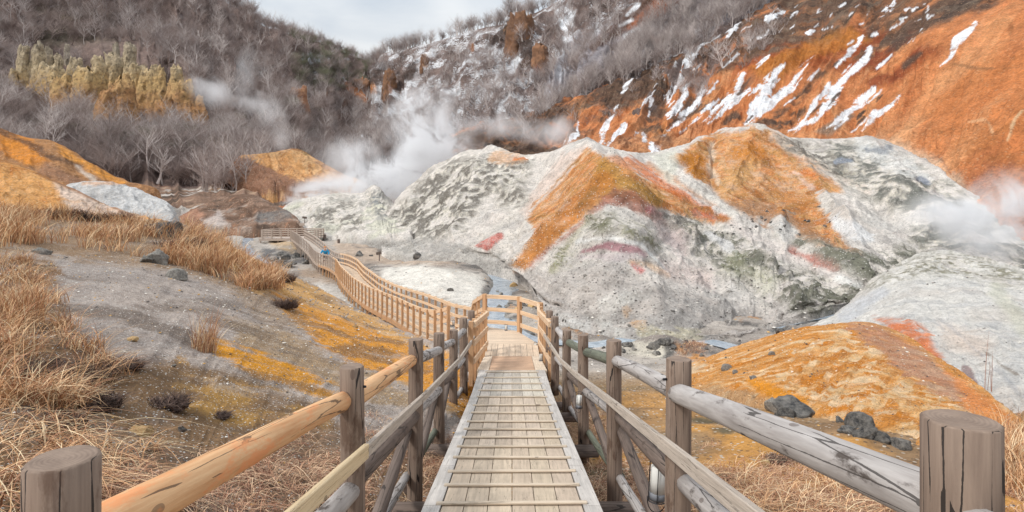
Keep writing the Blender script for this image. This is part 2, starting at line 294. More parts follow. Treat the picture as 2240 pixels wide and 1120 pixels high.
class Paint:
    """pigment zones laid on a landform; zone outlines are surveyed from the photograph and carried onto the surface points"""
    def __init__(p, s, base, ws=0.2, wamp=9, seed=0, streak=None):
        p.s = s; V = s.V; X, Y = pxy(V); p.X0, p.Y0 = X, Y; p.seed = seed
        p.X = X + fbm(V * ws, 4, seed + 1, 0.6) * wamp; p.Y = Y + fbm(V * ws, 4, seed + 2, 0.6) * wamp
        p.c = np.broadcast_to(np.array(base, float), V.shape).copy()
        p.n = lambda f, sd=0, o=4: fbm(V * f, o, seed + 11 + sd)
        p.e = fbm(V * ws * 5, 5, seed + 3, 0.72) * wamp * 0.9; p.b = 1 - 0.45 * sst(0.08, 0.4, fbm(V * ws * 2.5, 5, seed + 4, 0.7))
        # streaks running down the slope (loft coordinates)
        q = np.stack([s.u * 9 + fbm(V * ws * 0.6, 3, seed + 6) * 5, s.t * 2.2 + fbm(V * ws, 3, seed + 7) * 1.2, s.u * 0 + 3.7], -1); p.idx = flow_index(V, 0.45 / (ws * 12), 26); p.fr = ws * 9
        p.st = lambda f=1, sd=0, o=4: p.lic(f, seed + 40 + sd)
        p.e = p.e * 0.55 + p.lic(1.0, seed + 31) * wamp * 1.3
    def lic(p, f, sd):
        """noise smeared along the run-off lines of the slope: rill stains"""
        n = (vn(p.s.V * p.fr * f, sd) + 0.6 * vn(p.s.V * p.fr * f * 2.3, sd + 3)).ravel(); r = np.zeros(n.size, np.float32)
        for q in p.idx: r += n[q]
        r = r / r.std() * 0.22; return r.reshape(p.s.V.shape[:2])
    def mix(p, m, col): p.c += (np.array(col) - p.c) * np.clip(m, 0, 1)[..., None]
    def stroke(p, pts, col, k=1.0, soft=4, nz=0, sc=1, thr=None, e=1.0):
        pts = [tuple(q) for q in pts]; D = np.full(p.X.shape, 1e9)
        for (x0, y0, w0), (x1, y1, w1) in zip(pts[:-1], pts[1:]):
            dx, dy = x1 - x0, y1 - y0; L = dx * dx + dy * dy + 1e-9
            t = np.clip(((p.X - x0) * dx + (p.Y - y0) * dy) / L, 0, 1)
            d = np.hypot(p.X - x0 - t * dx, p.Y - y0 - t * dy) - (w0 + (w1 - w0) * t); D = np.minimum(D, d)
        D = D + p.e * e * min(1.0, 0.25 + soft / 10); m = 1 - sst(-soft * 0.5, soft, D)
        if soft > 4: m = m * p.b
        if nz: m = m * sst(0.0, 0.35, p.n(sc, nz) + (thr or 0))
        p.mix(m * k, col); return m
    def poly(p, pts, col, k=1.0, soft=8, nz=0, sc=1, thr=None, streak=0):
        m = p.mask(pts, soft)
        if nz: m = m * sst(0.0, 0.3, p.n(sc, nz) + (thr or 0))
        if streak: m = m * sst(-0.15, 0.25, p.st(streak, 5) + (thr or 0))
        p.mix(m * k, col); return m
    def mask(p, pts, soft=8):
        pts = np.array(pts, float); n = len(pts); D = np.full(p.X.shape, 1e9); ins = np.zeros(p.X.shape, bool)
        for i in range(n):
            x0, y0 = pts[i]; x1, y1 = pts[(i + 1) % n]; dx, dy = x1 - x0, y1 - y0; L = dx * dx + dy * dy + 1e-9
            t = np.clip(((p.X - x0) * dx + (p.Y - y0) * dy) / L, 0, 1); D = np.minimum(D, np.hypot(p.X - x0 - t * dx, p.Y - y0 - t * dy))
            cr = ((y0 > p.Y) != (y1 > p.Y)) & (p.X < (x1 - x0) * (p.Y - y0) / (y1 - y0 + 1e-12) + x0); ins ^= cr
        D = np.where(ins, -D, D) + p.e * min(1.6, 0.5 + soft / 12); return (1 - sst(-soft * 0.8, soft * 0.8, D)) * (0.25 + 0.75 * p.b)
    def val(p, amp=0.12, f=1.0, sd=0): p.c *= (1 + amp * 2 * p.n(f, 60 + sd))[..., None]
# ------------------------------------------------------------------ valley floor
YS = np.array([-12, 0, 6, 12, 20, 24, 45, 60, 85, 110, 130, 160, 250, 420.]); ZS = np.array([-0.9, -2.15, -3.17, -4.19, -5.55, -6.2, -6.35, -6.1, -4.8, -2.9, -0.4, 4.5, 14, 30])
def zfloor(X, Y):
    z = np.interp(Y, YS, ZS); return z
def floor_hit(px, py):
    k = -(py - YH) / F; d = np.linspace(3, 400, 8000); z = np.interp(d, YS, ZS); g = z - k * d
    i = np.argmax(g > 0) if (g > 0).any() else len(d) - 1
    return P(px, py, d[i])
s = Surf(); nr, nc = 560, 620
yy = np.concatenate([np.linspace(-12, 2, 20, endpoint=False), 2 * (420 / 2.0) ** np.linspace(0, 1, nr - 20)]); uu = np.linspace(-1.25, 1.25, nc)
Y2 = np.repeat(yy[:, None], nc, 1); X2 = uu[None] * (np.abs(Y2) + 14)
s.V = np.stack([X2, Y2, zfloor(X2, Y2)], -1); s.u = np.repeat(uu[None] * 8, nr, 0); s.t = np.repeat(np.linspace(0, 8, nr)[:, None], nc, 1)
near = sst(30, 18, Y2)
h = fbm(s.V * 0.12, 4, 3) * 0.7 * sst(15, 60, Y2) + fbm(s.V * 0.5, 4, 5) * (0.16 + 0.12 * sst(22, 30, Y2)) + fbm(s.V * 2.4, 3, 6) * 0.05
X0, Y0 = pxy(np.where(Y2[..., None] > 1, s.V, np.array([0, 1, 0])))
h = h * (1 - 0.6 * sst(0.5, 0, np.abs(X2)) * near)
# low white bank between boardwalk and stream, rubble bank right of it
h += 0.9 * np.exp(-(((X0 - 965) / 80) ** 2 + ((Y0 - 612) / 32) ** 2)) + 0.35 * np.exp(-(((X0 - 1330) / 60) ** 2 + ((Y0 - 775) / 14) ** 2)) + 0.5 * np.exp(-(((X0 - 1450) / 70) ** 2 + ((Y0 - 765) / 12) ** 2))
STREAMS = [
    [(1100, 560, 6), (1080, 575, 9), (1070, 590, 10), (1092, 610, 14), (1100, 630, 22), (1085, 655, 22), (1080, 680, 26), (1075, 705, 26), (1110, 728, 22), (1170, 742, 12), (1240, 748, 7), (1300, 752, 7), (1370, 742, 9), (1440, 736, 7), (1500, 738, 6), (1560, 747, 8), (1640, 768, 8)],
    [(1690, 715, 8), (1730, 702, 9), (1780, 692, 11), (1850, 684, 12), (1930, 680, 10)],
    [(556, 500, 4), (545, 515, 5), (538, 532, 7), (545, 550, 9), (556, 565, 8), (600, 580, 5)],
    [(520, 470, 4), (470, 488, 4), (400, 478, 3)]]
sm = np.zeros_like(X0)
for st in STREAMS:
    for (x0, y0, w0), (x1, y1, w1) in zip(st[:-1], st[1:]):
        dx, dy = x1 - x0, y1 - y0; t = np.clip(((X0 - x0) * dx + (Y0 - y0) * dy) / (dx * dx + dy * dy), 0, 1)
        D = np.hypot(X0 - x0 - t * dx, (Y0 - y0 - t * dy)) / (w0 + (w1 - w0) * t)
        sm = np.maximum(sm, 1 - sst(0.7, 1.7, D))
sm *= (Y2 > 18)
h = h * (1 - 0.95 * sm) - sm * 0.10
s.V[..., 2] += h
s.V[..., 2] += -0.35 * sst(0, 4, -Y2)
p = Paint(s, C_(186, 176, 166), 0.5, 8, 100)
p.X = np.where(Y2 > 1, p.X, -999); p.Y = np.where(Y2 > 1, p.Y, -999)
p.mix(sst(21, 17, Y2), C_(168, 138, 104))                        # near ground on the right: brown earth
p.mix(sst(16, 9, Y2) * sst(-0.35, 0.35, p.n(0.5, 1) + 0.1), C_(142, 112, 84))
p.mix(sst(20, 10, Y2) * sst(0.1, 0.4, p.n(0.35, 2)), C_(204, 150, 84))
p.mix(sst(20, 12, Y2) * sst(0.2, 0.45, p.n(0.8, 3)), C_(112, 100, 78))
p.mix(sst(21, 24, Y2) * sst(80, 60, Y2) * sst(-0.25, 0.25, p.n(0.35, 4)), C_(144, 134, 126))
p.mix(sst(21, 24, Y2) * sst(90, 60, Y2) * sst(0.2, 0.4, p.n(1.0, 5)), C_(104, 100, 96))
p.mix(sst(20, 24, Y2) * sst(50, 30, Y2) * sst(0.22, 0.4, p.n(0.7, 6)), C_(196, 140, 86))
p.poly([(840, 585), (930, 580), (1050, 600), (1060, 640), (1020, 665), (900, 640), (830, 610)], C_(228, 222, 212), 0.95, 10)
p.poly([(700, 590), (760, 610), (800, 660), (850, 690), (760, 680), (690, 640)], C_(214, 208, 200), 0.9, 8)
p.poly([(650, 585), (720, 580), (740, 620), (660, 610)], C_(172, 150, 130), 0.9, 8)
p.poly([(730, 525), (900, 540), (1050, 565), (1000, 580), (800, 575), (740, 560)], C_(188, 166, 146), 0.8, 8)
p.stroke([(760, 530, 8), (900, 548, 10), (1040, 575, 9)], C_(96, 94, 92), 0.8, 6, 3, 0.8, 0.1)
p.stroke([(1350, 760, 14), (1440, 765, 16)], C_(232, 222, 204), 0.8, 6, 2, 1.2, 0.2)
p.poly([(560, 535), (640, 540), (720, 575), (650, 585), (580, 572)], C_(86, 88, 92), 0.85, 8, 4, 1.0, 0.25)
p.stroke([(600, 530, 8), (650, 540, 8)], C_(206, 170, 120), 0.6, 8)
p.mix(sst(86, 110, Y2), C_(138, 112, 94)); p.mix(sst(86, 110, Y2) * sst(0.0, 0.3, p.n(0.12, 8)), C_(190, 140, 106)); p.mix(sst(86, 120, Y2) * sst(0.15, 0.35, p.n(0.2, 9)), C_(84, 72, 64))
p.mix(sst(86, 100, Y2) * sst(170, 120, Y2) * sst(0.25, 0.4, p.n(0.16, 10)), C_(206, 194, 182))
p.mix(sm * (Y2 > 18), C_(120, 120, 118)); p.val(0.12, 1.5)
p.mix(sst(130, 150, Y2), C_(98, 84, 78))
M['floor'] = ground_mat('valley_floor_ground', 2.6, 0.55, 0.7, 0.75, tuple(C_(70, 68, 66)), tuple(C_(214, 206, 194)), 14)
finish(s, 'valley_floor', p.c, M['floor'])
# streams
mw, ntw, bw = newmat('milky_stream_water')
tcw = N(ntw, 'TexCoord'); nw = N(ntw, 'TexNoise', Scale=1.6, Detail=6.0, Roughness=0.65, Distortion=1.0); ntw.links.new(tcw.outputs['Object'], nw.inputs['Vector'])
nw2 = N(ntw, 'TexNoise', Scale=7.0, Detail=4.0, Distortion=0.8); ntw.links.new(tcw.outputs['Object'], nw2.inputs['Vector'])
rw = N(ntw, 'ValToRGB'); e = rw.color_ramp.elements; e[0].position = 0.38; e[0].color = tuple(C_(122, 140, 156)) + (1,); e[1].position = 0.7; e[1].color = tuple(C_(214, 222, 228)) + (1,)
ntw.links.new(mth(ntw, 'ADD', mth(ntw, 'MULTIPLY', nw.outputs[0], 0.6), mth(ntw, 'MULTIPLY', nw2.outputs[0], 0.4)), rw.inputs[0]); ntw.links.new(rw.outputs[0], bw.inputs['Base Color']); bw.inputs['Roughness'].default_value = 0.16
bpw = N(ntw, 'Bump', Strength=0.5, Distance=0.05); ntw.links.new(nw2.outputs[0], bpw.inputs['Height']); ntw.links.new(bpw.outputs[0], bw.inputs['Normal'])
for st in STREAMS:
    V = []; pts = np.array([list(floor_hit(a, b)) + [c * 1.5] for a, b, c in st]); t = np.linspace(0, len(pts) - 1, len(pts) * 8); q = cr1(pts, t)
    q[:, 2] = zfloor(q[:, 0], q[:, 1]) - 0.04
    tg = np.gradient(q[:, :2], axis=0); tg /= np.linalg.norm(tg, axis=1, keepdims=True); nn = np.stack([-tg[:, 1], tg[:, 0]], 1)
    for i in range(len(q)):
        wd = q[i, 3] * q[i, 1] / F; wd = max(wd, 0.35)
        # the measured half width is across the view; widen along it for the grazing view
        for k in (-1, -0.5, 0, 0.5, 1): V.append([q[i, 0] + nn[i, 0] * wd * k * 1.35, q[i, 1] + nn[i, 1] * wd * k * 1.5, q[i, 2]])
    o = link('stream', raw_mesh('stream', np.array(V), gridfaces(len(q), 5)), mw); o['kind'] = 'structure'
# ------------------------------------------------------------------ far hills
BR1, BR2, BR3 = C_(134, 114, 106), C_(104, 88, 82), C_(160, 140, 130)
rows = [
    [(-300, -420, 300), (-60, -330, 320), (150, -210, 335), (300, -110, 340), (420, -45, 350), (505, 16, 360), (600, 66, 370), (700, 96, 390), (790, 130, 420), (900, 175, 440)],
    [(-300, 30, 240), (-60, 20, 260), (150, 20, 275), (300, 30, 280), (420, 60, 285), (505, 90, 300), (600, 135, 310), (690, 170, 335), (770, 200, 370), (880, 230, 400)],
    [(-300, 170, 190), (-60, 170, 205), (150, 165, 215), (300, 170, 220), (420, 180, 230), (520, 200, 245), (610, 225, 255), (690, 250, 280), (770, 280, 320), (870, 300, 350)],
    [(-300, 280, 150), (-60, 275, 165), (150, 290, 172), (300, 300, 178), (420, 310, 180), (520, 310, 190), (620, 310, 205), (700, 330, 225), (770, 350, 260), (860, 360, 290)],
    [(-300, 380, 118), (-60, 385, 125), (150, 392, 130), (300, 398, 134), (420, 402, 138), (530, 402, 142), (640, 402, 155), (710, 405, 170), (780, 410, 190), (860, 410, 200)],
    [(-300, 430, 105), (-60, 432, 110), (150, 436, 112), (300, 436, 114), (420, 436, 114), (530, 436, 116), (640, 436, 120), (710, 436, 130), (780, 436, 140), (860, 436, 150)],
    [(-300, 476, 95), (-60, 476, 98), (150, 478, 98), (300, 478, 98), (420, 478, 98), (530, 478, 98), (640, 478, 100), (710, 470, 108), (780, 465, 115), (860, 460, 120)]]
sA = loft(rows, 620, 400, (60, 60))
V = sA.V
h = fbm(V * 0.012, 4, 21) * 10 + ridged(np.stack([sA.u * 2.3 + fbm(V * 0.01, 3, 5) * 0.7, sA.t * 0.45, sA.u * 0], -1), 3, 22) * 6 * sst(-0.2, 0.8, sA.t) + fbm(V * 0.06, 4, 24) * 2.4
displace(sA, h * (0.35 + 0.65 * sst(0, 0.5, np.abs(sA.t))) * (1 - 0.82 * sst(3.5, 4.3, sA.t)))
p = Paint(sA, BR1, 0.03, 14, 200)
p.mix(sst(-0.2, 0.4, p.n(0.02, 1)), BR2); p.mix(sst(0.05, 0.5, p.n(0.05, 2)) * 0.7, BR3)
p.poly([(60, 10), (250, 40), (240, 90), (90, 90)], C_(84, 86, 66), 0.5, 30, 2, 0.05, 0.2)
p.poly([(250, 260), (460, 270), (520, 310), (420, 330), (200, 330)], C_(78, 86, 62), 0.75, 20, 3, 0.06, 0.25)
p.poly([(660, 110), (780, 140), (740, 200), (680, 190)], C_(98, 100, 82), 0.6, 14)
p.poly([(640, 120), (800, 130), (770, 190), (700, 185)], C_(214, 216, 222), 0.8, 10, 6, 0.12, -0.12)
p.poly([(300, 40), (500, 20), (520, 50), (330, 70)], C_(200, 200, 206), 0.6, 10, 7, 0.15, -0.22)
p.poly([(620, 200), (700, 190), (760, 190), (790, 240), (700, 290), (640, 250)], C_(116, 84, 66), 0.8, 12)
p.stroke([(632, 195, 4), (645, 190, 3)], C_(196, 130, 92)); p.stroke([(663, 200, 3), (655, 235, 14), (650, 255, 16)], C_(176, 126, 92), 0.9, 6); p.stroke([(770, 190, 12), (800, 200, 16)], C_(176, 118, 80), 0.9, 6)
p.stroke([(620, 222, 3), (630, 228, 2)], C_(230, 232, 236)); p.stroke([(685, 272, 4), (695, 270, 3)], C_(230, 232, 236))
p.poly([(-20, 160), (440, 130), (470, 290), (200, 330), (-20, 220)], C_(128, 106, 78), 0.6, 20, 3, 0.05, 0.1)
M['hill'] = ground_mat('hill_earth', 0.22, 0.75, 0.8, 0.3, (0.05, 0.04, 0.035), (0.3, 0.27, 0.25), 1.2)
ap = sst(4.05, 4.3, sA.t + 0.25 * p.n(0.08, 30)); p.mix(ap, C_(146, 118, 100)); p.mix(ap * sst(0.0, 0.25, p.n(0.15, 31)), C_(190, 160, 136)); p.mix(ap * sst(0.1, 0.3, p.n(0.2, 32)), C_(104, 86, 74)); p.mix(ap * sst(0.18, 0.3, p.n(0.12, 33)), C_(214, 204, 194)); p.mix(ap * sst(0.2, 0.32, -p.n(0.12, 34)), C_(196, 130, 92))
finish(sA, 'wooded_hill', p.c, M['hill'])
rows = [
    [(640, 210, 450), (740, 165, 440), (800, 147, 425), (850, 125, 405), (930, 96, 375), (1060, 55, 345), (1170, 28, 335), (1300, -50, 320), (1500, -150, 310), (1750, -270, 300)],
    [(650, 260, 400), (740, 225, 390), (800, 215, 370), (860, 195, 350), (940, 165, 325), (1060, 125, 300), (1180, 95, 285), (1300, 45, 275), (1500, -30, 265), (1750, -120, 260)],
    [(660, 310, 340), (740, 285, 325), (800, 270, 310), (870, 255, 295), (950, 235, 275), (1070, 200, 255), (1190, 170, 245), (1310, 130, 235), (1500, 60, 225), (1750, -20, 225)],
    [(670, 350, 280), (740, 335, 265), (810, 320, 255), (880, 310, 240), (960, 295, 228), (1080, 265, 215), (1200, 238, 208), (1320, 200, 203), (1500, 130, 205), (1750, 60, 210)],
    [(680, 390, 210), (740, 385, 205), (820, 380, 195), (890, 370, 188), (970, 360, 180), (1090, 340, 172), (1210, 320, 168), (1330, 290, 165), (1500, 230, 165), (1750, 160, 170)]]
sB = loft(rows, 700, 420, (60, 60)); V = sB.V
h = fbm(V * 0.013, 4, 31) * 9 + ridged(np.stack([sB.u * 3 + sB.t * 0.8 + fbm(V * 0.01, 3, 6) * 0.6, sB.t * 0.4, sB.u * 0], -1), 3, 32) * 6 * sst(-0.2, 0.8, sB.t) + fbm(V * 0.07, 4, 34) * 2.2
for a in ((1140, 82, 36, 32, 26), (1165, 140, 30, 26, 14), (928, 140, 14, 12, 10), (795, 200, 20, 16, 10), (852, 185, 12, 22, 12), (900, 160, 14, 18, 10), (1345, 70, 40, 40, 12), (1450, 30, 40, 40, 12), (1290, 20, 26, 22, 8)):
    h = h + 0.35 * bump_at(sB, *a) * (0.7 + 0.5 * ridged(V * 0.09, 3, 36))
displace(sB, h * (0.4 + 0.6 * sst(0, 0.5, np.abs(sB.t))))
p = Paint(sB, C_(124, 108, 102), 0.03, 10, 300)
p.mix(sst(-0.2, 0.4, p.n(0.02, 1)), BR2 * 1.1)
SN = np.minimum(C_(250, 251, 254), 0.88)
sn = p.n(0.09, 3, 5) * 0.6 + p.st(5, 2, 4) * 0.55
p.mix(sst(0.10, 0.22, sn + 0.12 * sst(1400, 900, p.X0) - 0.1 * sst(760, 700, p.X0)) * 0.72, SN)
p.mix(sst(0.02, 0.2, p.n(0.2, 5)) * 0.6, BR1)
p.poly([(1210, 20), (1260, 20), (1250, 110), (1225, 180), (1215, 160), (1235, 80)], SN, 0.95, 6)
p.poly([(1055, 115), (1115, 100), (1115, 135), (1085, 145)], SN, 0.95, 6, 2, 0.2, 0.25); p.stroke([(1120, 140, 6), (1130, 128, 5)], SN)
p.poly([(1130, 155), (1165, 150), (1160, 180), (1135, 175)], SN, 0.9, 6, 2, 0.2, 0.25)
p.poly([(1250, 80), (1460, 0), (1560, -20), (1700, 0), (1360, 150), (1200, 215), (1180, 190)], C_(196, 192, 198), 0.55, 14)
DK = C_(80, 66, 60)
p.poly([(1060, 110), (1085, 75), (1120, 40), (1150, 50), (1170, 100), (1195, 110), (1190, 160), (1150, 150), (1130, 110), (1100, 98)], DK, 0.95, 6)
p.poly([(1105, 65), (1135, 42), (1160, 62), (1165, 85), (1130, 98), (1110, 92)], C_(150, 112, 78), 0.95, 5)
p.stroke([(1168, 140, 7), (1180, 155, 8)], C_(132, 84, 64), 0.9); p.stroke([(1150, 135, 9), (1135, 145, 6)], C_(96, 76, 66), 0.9)
p.stroke([(928, 130, 7), (930, 140, 9)], C_(166, 128, 100)); p.stroke([(905, 155, 12), (895, 170, 10)], DK, 0.9); p.stroke([(850, 160, 6), (852, 195, 8)], C_(140, 102, 82), 0.9)
p.stroke([(780, 200, 10), (815, 196, 12)], C_(186, 130, 88), 0.95, 6); p.stroke([(740, 200, 14), (810, 175, 14), (840, 150, 8)], DK, 0.8, 8)
p.stroke([(1032, 102, 5), (1030, 108, 5)], C_(150, 104, 74)); p.poly([(1280, 30), (1330, 0), (1340, 20), (1290, 45)], DK, 0.9, 6)
p.poly([(1290, 100), (1330, 60), (1420, -10), (1500, -10), (1400, 45), (1340, 95), (1300, 115)], C_(100, 72, 58), 0.95, 8)
p.poly([(1370, 60), (1430, 0), (1490, -5), (1450, 30), (1400, 55)], C_(172, 104, 68), 0.9, 6)
p.stroke([(1395, 10, 4), (1375, 30, 3)], SN); p.stroke([(1360, 55, 3), (1385, 42, 2)], SN); p.stroke([(1370, 75, 4), (1400, 62, 4)], SN)
p.poly([(700, 380), (760, 290), (900, 320), (900, 400)], C_(84, 70, 68), 0.6, 20, 2, 0.05, 0.2)
p.poly([(860, 300), (1260, 240), (1260, 340), (900, 360)], C_(84, 72, 66), 0.65, 14, 2, 0.08, 0.3)
finish(sB, 'snowy_hill', p.c, M['hill'])
# ------------------------------------------------------------------ big orange slope
rows = [
    [(980, 290, 195), (1120, 262, 192), (1250, 225, 190), (1380, 165, 195), (1500, 112, 200), (1600, 62, 205), (1740, -8, 210), (1900, -90, 215), (2100, -190, 215), (2450, -320, 215)],
    [(980, 305, 175), (1120, 290, 172), (1250, 270, 170), (1380, 225, 170), (1500, 190, 172), (1600, 150, 172), (1740, 100, 170), (1900, 30, 165), (2100, -50, 150), (2450, -160, 135)],
    [(980, 330, 155), (1120, 325, 152), (1250, 315, 150), (1380, 290, 146), (1500, 268, 143), (1600, 245, 141), (1740, 215, 136), (1900, 170, 128), (2100, 90, 108), (2450, 20, 92)],
    [(980, 350, 140), (1120, 348, 136), (1250, 342, 132), (1380, 335, 128), (1500, 325, 122), (1600, 318, 118), (1740, 308, 112), (1900, 292, 104), (2100, 240, 86), (2450, 180, 70)],
    [(980, 375, 128), (1120, 372, 124), (1250, 368, 118), (1380, 366, 114), (1500, 364, 109), (1600, 362, 105), (1740, 362, 98), (1920, 365, 90), (2120, 400, 70), (2450, 400, 56)],
    [(980, 400, 120), (1120, 400, 115), (1250, 400, 110), (1380, 400, 106), (1500, 400, 102), (1600, 400, 98), (1740, 410, 88), (1940, 440, 74), (2150, 500, 60), (2450, 600, 46)]]
sC = loft(rows, 900, 480, (40, 40)); V = sC.V
sk = sC.u * 1.6 + sC.t * 0.55
rg = ridged(np.stack([sk * 1.6 + fbm(V * 0.03, 4, 8) * 0.8, sC.t * 0.6, sC.u * 0], -1), 4, 42)
h = fbm(V * 0.02, 4, 41) * 4 + rg * 2.6 * sst(2100, 1900, pxy(V)[0]) + fbm(V * 0.12, 4, 43) * 1.0 + ridged(np.stack([sk * 7, sC.t * 1.2, sC.u * 0], -1), 3, 44) * 0.55
displace(sC, h * (0.3 + 0.7 * sst(0, 0.4, np.abs(sC.t))))
OR, OR2, OR3 = C_(206, 132, 84), C_(224, 158, 108), C_(176, 106, 70)
p = Paint(sC, OR, 0.06, 12, 400)
sk = sk + fbm(V * 0.03, 4, 47) * 0.5; skn = p.lic(0.6, 77); skf = p.lic(1.6, 78)
p.mix(sst(0.0, 0.35, skn), OR2); p.mix(sst(0.1, 0.4, p.lic(0.35, 79)) * 0.55, C_(228, 170, 124)); p.mix(sst(0.1, 0.5, -skn) * 0.8, OR3); p.mix(sst(0.1, 0.45, skf) * 0.4, C_(226, 156, 98)); p.mix(sst(0.1, 0.45, -skf) * 0.5, C_(146, 82, 48))
DB, DB2 = C_(92, 76, 66), C_(70, 58, 52)
dm = p.mask([(900, 280), (1250, 215), (1400, 140), (1600, 40), (1760, -60), (2400, -400), (2220, -20), (2060, 60), (1960, 105), (1860, 90), (1800, 105), (1700, 115), (1640, 135), (1560, 155), (1480, 200), (1400, 225), (1330, 260), (1290, 300), (1250, 330), (1200, 370), (900, 400)], 14)
dm2 = dm * sst(-0.5, -0.15, p.n(0.06, 4) + 0.7 * skn)
dm2 = np.maximum(dm2, p.mask([(1250, 215), (1740, -60), (2400, -400), (2350, -60), (2100, 60), (1950, 140), (1800, 150), (1650, 170), (1500, 215), (1350, 300)], 30) * sst(0.0, 0.25, p.lic(0.45, 94) + 0.5 * p.n(0.08, 95)) * 0.85); p.mix(dm2 * 0.93, DB); p.mix(dm * sst(0.1, 0.35, p.n(0.25, 5)) * 0.8, DB2); p.mix(dm * sst(0.22, 0.4, p.n(0.3, 6)) * 0.5, C_(134, 116, 100))
p.poly([(1560, 120), (1700, 100), (1900, 60), (2060, 120), (1950, 190), (1800, 150), (1650, 170)], C_(158, 82, 48), 0.8, 18, 2, 0.08, 0.25)
p.poly([(1850, 130), (1990, 70), (2060, 110), (2020, 180), (1900, 180)], C_(132, 62, 44), 0.75, 14, 3, 0.1, 0.2)
p.poly([(1900, 40), (2160, -10), (2060, 60), (1950, 100), (1880, 110)], DB, 0.9, 12, 4, 0.08, 0.2)
p.poly([(1640, 150), (1760, 90), (1860, 60), (1900, 90), (1780, 130), (1700, 190)], C_(196, 128, 58), 0.7, 14)
for st in ([(1590, 215, 4), (1560, 230, 6), (1500, 250, 4), (1470, 280, 3)], [(1640, 285, 6), (1700, 260, 7), (1750, 215, 7), (1765, 195, 4), (1800, 160, 3)], [(1600, 275, 12), (1615, 255, 10)], [(1480, 255, 12), (1530, 205, 10), (1540, 175, 6)], [(1410, 290, 10), (1440, 240, 14), (1450, 190, 12)], [(1690, 285, 10), (1730, 262, 12), (1760, 240, 6)], [(1460, 310, 10), (1440, 285, 8)], [(1975, 145, 9), (2010, 120, 5)]):
    p.stroke(st, DB, 0.9, 6, 2, 0.2, 0.45)
p.poly([(1770, 292), (1800, 270), (1850, 240), (1870, 245), (1830, 280), (1810, 300)], C_(150, 134, 118), 0.85, 6)
p.poly([(2000, 240), (2100, 170), (2300, 60), (2400, 300), (2300, 380), (2150, 330)], C_(208, 130, 76), 0.55, 30)
p.poly([(2060, 290), (2240, 270), (2300, 360), (2100, 350)], C_(178, 114, 66), 0.6, 16, 3, 0.4, 0.1)
p.stroke([(2050, 140, 1.5), (2150, 150, 1.5), (2240, 150, 1.5)], C_(150, 108, 76), 0.7, 3); p.stroke([(2210, 60, 2), (2200, 130, 2), (2202, 190, 1)], C_(156, 100, 62), 0.7, 4)
p.stroke([(2240, 240, 2), (2222, 260, 2), (2205, 310, 1)], C_(226, 190, 148), 0.8, 3); p.stroke([(2120, 262, 2), (2160, 262, 3), (2172, 290, 2)], C_(232, 184, 140), 0.8, 3); p.stroke([(2050, 340, 2), (2080, 380, 4), (2105, 410, 4)], C_(150, 84, 48), 0.9, 3)
p.poly([(1300, 360), (1400, 300), (1700, 290), (1900, 300), (2000, 240), (2000, 400), (1300, 400)], C_(216, 160, 116), 0.5, 26)
p.poly([(1880, 300), (1960, 310), (2050, 345), (2130, 430), (2080, 450), (1900, 400)], C_(226, 196, 168), 0.75, 18)
p.stroke([(1250, 320, 20), (1330, 320, 16), (1400, 300, 6)], C_(206, 150, 112), 0.6, 20)
